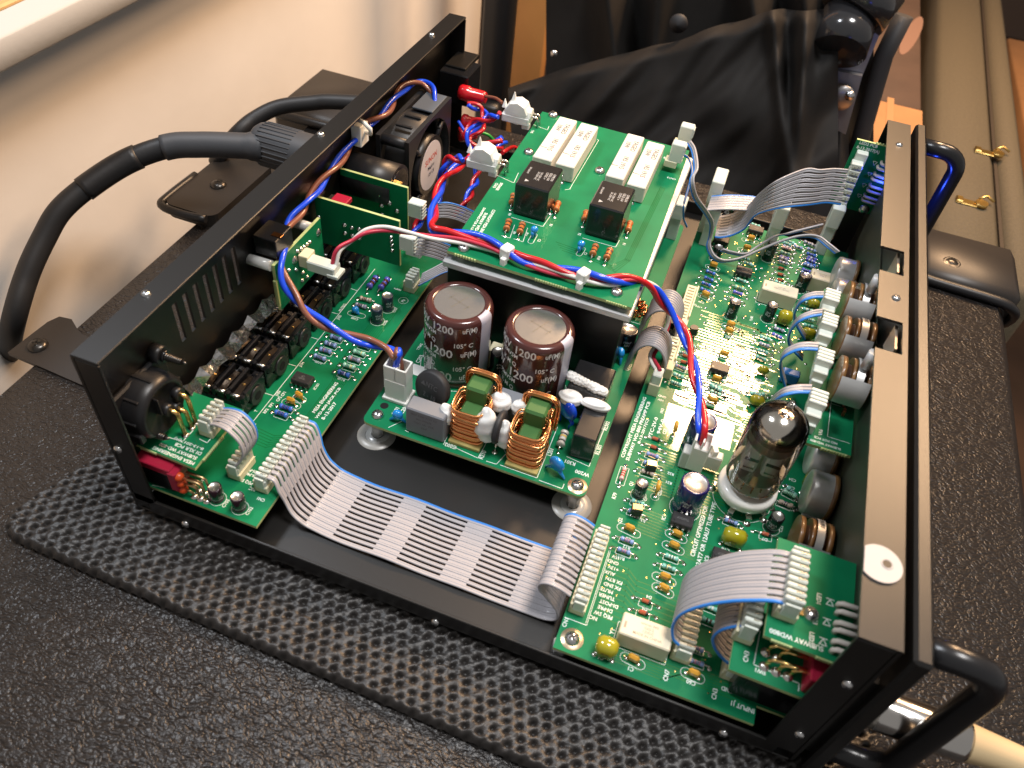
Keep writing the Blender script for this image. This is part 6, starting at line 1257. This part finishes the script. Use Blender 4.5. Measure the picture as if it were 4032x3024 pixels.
# tan instrument case lying beyond the cabinet
TW = M('tan_tolex', (.085, .066, .038), .75, bump=(700, .7, .5), var=(400, .12)); BRASS = M('brass', (.62, .42, .14), .3, metal=1, bump=(200, .3, .5))
ca = math.atan2(14, 500); cs = thing('instrument_case', 'long tan covered case with brass latches lying behind the right end of the amplifier', 'case', (368, 455, -260))
cs.rotation_euler = (0, 0, -math.radians(1.5))
mb = MB(); mb.box((31, 450, 104), (58, 900, 192), TW, 7); mb.build('body', cs)
mb = MB(); mb.box((75, 450, 104), (26, 900, 192), TW, 7); mb.build('lid', cs)
mb = MB(); mb.box((61, 450, 100), (3, 890, 192), M('case_seam', (.03, .02, .012), .6)); mb.build('seam', cs)
for (px, py) in ((3870, 590), (3812, 790)):
    q = at(px, py, z=-58); ly, lx = q.y-455, q.x-368
    mb = MB(); mb.box((lx-3, ly, 200.8), (20, 9, 1.4), BRASS, .5); mb.cyl((lx+8, ly, 201), (lx+8, ly, 204), 5.5, 18, BRASS); mb.tube([(lx+6, ly+6, 204), (lx+12, ly+12, 205), (lx+18, ly+7, 204)], 1.2, 8, BRASS); mb.box((lx-10, ly, 202), (6, 9, 2.4), BRASS, .8); mb.build('latch', cs)
# wall end, dark stand, wooden board and cloth behind the amplifier
st = thing('stand_post', 'black upright post of a folding stand against the wall corner', 'stand', (0, 0, 0))
pl = at(1896, 0, y=640); pr_ = at(2010, 0, y=640); st.location = Vector((pl.x, 640, -560))*S
mb = MB(); w_ = pr_.x-pl.x; mb.box((w_/2, 15, 520), (w_, 26, 1040), BLKP, 4); mb.build('post', st)
mb = MB(); mb.cyl((w_*.45, 1, 560-190), (w_*.45, -4, 560-190), 6, 16, BLKP); mb.build('bolt', st)
mb = MB(); mb.box((w_*.55, -2, 230), (w_*.9, 20, 420), BLKP, 4); mb.build('lower_sleeve', st)
a_, b_3 = at(1985, 0, y=760), at(2115, 0, y=760)
o = slab('wooden_board', (a_.x, 760, -560), (b_3.x+14, 780, 420), M('orange_pine', (.50, .23, .07), .5, bump=(60, .2, .4), var=(12, .15)), 2); tag(o, 'narrow orange wooden board standing behind the black post', 'board')
CLOTH = M('black_bag_cloth', (.013, .0115, .0105), .72, spec=.25, bump=(1400, .3, .25), var=(30, .2))
def cloth(name, cols, rows, fn, label, cat):
    mb = MB(); vs = [fn(i/cols, j/rows) for j in range(rows+1) for i in range(cols+1)]; W = cols+1
    mb.add(vs, [(j*W+i, j*W+i+1, (j+1)*W+i+1, (j+1)*W+i) for j in range(rows) for i in range(cols)], CLOTH, True); o = mb.build(name); tag(o, label, cat); return o
def fold(u, v, c, wd, amp_): return amp_*math.exp(-((u-c)/wd)**2)
def f_back(u, v):
    X0 = 2150-150*max(0, v-.45)*1.6; px = X0+(3440-X0)*u; py = -60+v*900
    yd = 600-60*v*v - fold(u, v, .18+.1*v, .035, 30)-fold(u, v, .34-.06*v, .05, 26)+fold(u, v, .27, .04, 24) - fold(u, v, .62+.12*v, .04, 34)-fold(u, v, .78+.05*v, .035, 46)+fold(u, v, .71+.1*v, .05, 30)-fold(u, v, .90, .03, 30)
    return at(px, py, y=yd)
cloth('cloth_bag', 120, 60, f_back, 'large black cloth bag slumped behind the amplifier', 'bag')
def f_front(u, v):
    # flat padded flap leaning towards the amplifier, crumpled at its right hand side
    top = [347, 272, 215, 160, 95, 40, 30][min(6, int(u*6))]; nx_ = [347, 272, 215, 160, 95, 40, 30][min(6, int(u*6)+1)]; top = top+(nx_-top)*(u*6-int(u*6))
    top += 26*mnoise.noise(Vector((u*7, 2, 1))); px = 2000+(3300-2000)*u+40*v*(1-u); py = top+(900-top)*v; k = max(0, (u-.66)/.34)
    yd = 540-70*v+10*mnoise.noise(Vector((u*4, v*3, 5)))+9*mnoise.noise(Vector((u*11+v*6, v*4, 9)))+16*(1-min(1, v/.07))**2-k*(26*math.exp(-((u-.80-.06*v)/.022)**2)+34*math.exp(-((u-.90+.05*v)/.03)**2)-22*math.exp(-((u-.85)/.03)**2))-12*k*math.sin(v*7+u*20)*math.exp(-((v-.35)/.2)**2)
    return at(px, py, y=yd)
cloth('cloth_flap', 140, 60, f_front, 'flat black padded flap of cloth leaning right behind the damping board', 'cloth')
# rounded pocket and the silver buckle bits
fr = thing('folding_frame', 'dark metal folding frame with a silver hinge and round cap beside the black bag', 'metal frame', (at(3350, 300, y=560).x, 560, -560))
fo = Vector((at(3350, 300, y=560).x, 560, -560)); DS = M('dull_silver', (.34, .34, .35), .38, metal=.9, bump=(90, .3, .8)); DT = M('dark_tube', (.018, .018, .02), .6)
def fa(px, py, y): return at(px, py, y=y)-fo
mb = MB(); mb.tube([fa(3560, 60, 575), fa(3480, 220, 570), fa(3440, 360, 566), fa(3395, 520, 560), fa(3350, 700, 556)], 7.5, 16, DT); mb.build('dark_tube', fr)
mb = MB(); a1, a2, a3, a4 = fa(3335, 130, 545), fa(3470, 120, 545), fa(3345, 420, 540), fa(3235, 410, 540)
mb.add([a1, a2, a3, a4]+[p+Vector((0, 6, 0)) for p in (a1, a2, a3, a4)], [(0, 3, 2, 1), (0, 1, 5, 4), (1, 2, 6, 5), (2, 3, 7, 6), (3, 0, 4, 7)], DS)
b1, b2, b3, b4 = fa(3245, 270, 536), fa(3395, 300, 536), fa(3330, 530, 532), fa(3215, 470, 532)
mb.add([b1, b2, b3, b4]+[p+Vector((0, 5, 0)) for p in (b1, b2, b3, b4)], [(0, 3, 2, 1), (0, 1, 5, 4), (1, 2, 6, 5), (2, 3, 7, 6), (3, 0, 4, 7)], DS); mb.build('hinge_plate', fr)
mb = MB(); mb.lathe(fa(3310, 385, 530), (.1, -1, -.1), [(11, 0), (10, 2.5), (5, 4), (0, 4.2)], 24, DS); mb.lathe(fa(3345, 375, 527), (.1, -1, 0), [(4, 0), (3.6, 2), (0, 3)], 14, STEEL); mb.lathe(fa(3270, 330, 530), (.1, -1, 0), [(3, 0), (2.6, 1.6), (0, 2)], 14, STEEL); mb.build('rivets', fr)
mb = MB(); mb.cyl(fa(3350, 60, 545), fa(3300, 205, 520), 21, 32, M('black_cap', (.02, .02, .022), .18, coat=.6)); mb.cyl(fa(3440, -60, 560), fa(3352, 60, 546), 27, 32, M('black_cap', (.02, .02, .022), .18)); mb.build('round_cap', fr)
mb = MB(); mb.lathe(fa(3316, 150, 521), (-.25, -1, 0), [(6, 0), (5.5, 1), (0, 1.5)], 16, STEEL); mb.build('cap_rivet', fr)
for nm, px, py, yd, r_ in (('press_stud', 2182, 212, 552, 3.4), ('press_stud', 2672, 92, 560, 8)):
    q = at(px, py, y=yd); mb = MB(); mb.lathe((0, 0, 0), (0, -1, 0), [(r_, 0), (r_*.9, r_*.4), (0, r_*.6)], 18, STEEL if r_ < 5 else DT); o = mb.build(nm, T=TR(q)); tag(o, 'small bright press stud on the black bag' if r_ < 5 else 'dark round fastener near the top of the black bag', 'stud')
# cardboard boxes
CARD = M('cardboard', (.36, .17, .065), .75, var=(20, .12), bump=(300, .15, .3)); CARDD = M('dark_cardboard', (.075, .042, .026), .8, var=(20, .15))
zb = -64; yb = at(3500, 405, zb).y; P = [(at(3385, 400, zb).x, yb), (366.5, yb), (366.5, 440), (at(3260, 800, zb).x+8, 440)]
cm = Vector((340, 600, zb)); o = MB(); o.prism([(p[0]-cm.x, p[1]-cm.y) for p in P[::-1]], -380, 0, CARD); o.box((-6, 30, .3), (7, 250, .6), M('parcel_tape', (.42, .22, .10), .35)); o = o.build('cardboard_box', T=TR(cm)); tag(o, 'orange brown cardboard box below the far right corner of the amplifier', 'box')
bc = Vector((306, yb+402, -250)); mb = MB(); mb.box((0, 0, 93), (120, 800, 186), CARDD, 2); bx = mb.build('dark_carton', T=TR(bc)); tag(bx, 'dark brown carton with a pale oval patch lying beside the tan case', 'box')
mb = MB(); P = []
for k in range(28):
    t = 2*math.pi*k/28; c_2, s_2 = math.cos(t), math.sin(t); q = at(3588+30*c_2*.95-28*s_2*-1*1.35, 140+6*c_2-75*s_2, z=-63.4); P.append((q.x-bc.x, q.y-bc.y))
mb.prism(P, 186.1, 186.6, M('pale_oval', (.22, .12, .08), .7)); mb.build('oval_patch', bx)
q1_ = at(4010, 300, z=-200); mb = MB(); mb.box((0, 0, 0), (90, 500, 60), CARD, 3); o = mb.build('side_carton', T=TR(q1_.x+40, q1_.y-90, -230)); tag(o, 'cardboard box at the far right edge beside the tan case', 'box')

mb = MB(); P = [at(*a, y=515) for a in ((3165, 575), (3200, 430), (3212, 575))]; P = [p-P[0] for p in P]
mb.add(P+[p+Vector((0, 14, 0)) for p in P], [(0, 2, 1), (3, 4, 5), (0, 1, 4, 3), (1, 2, 5, 4), (2, 0, 3, 5)], MATS['orange_pine']); o = mb.build('wood_offcut', T=TR(at(3165, 575, y=515))); tag(o, 'sliver of orange wood showing between the black bag and the hinge', 'wood')
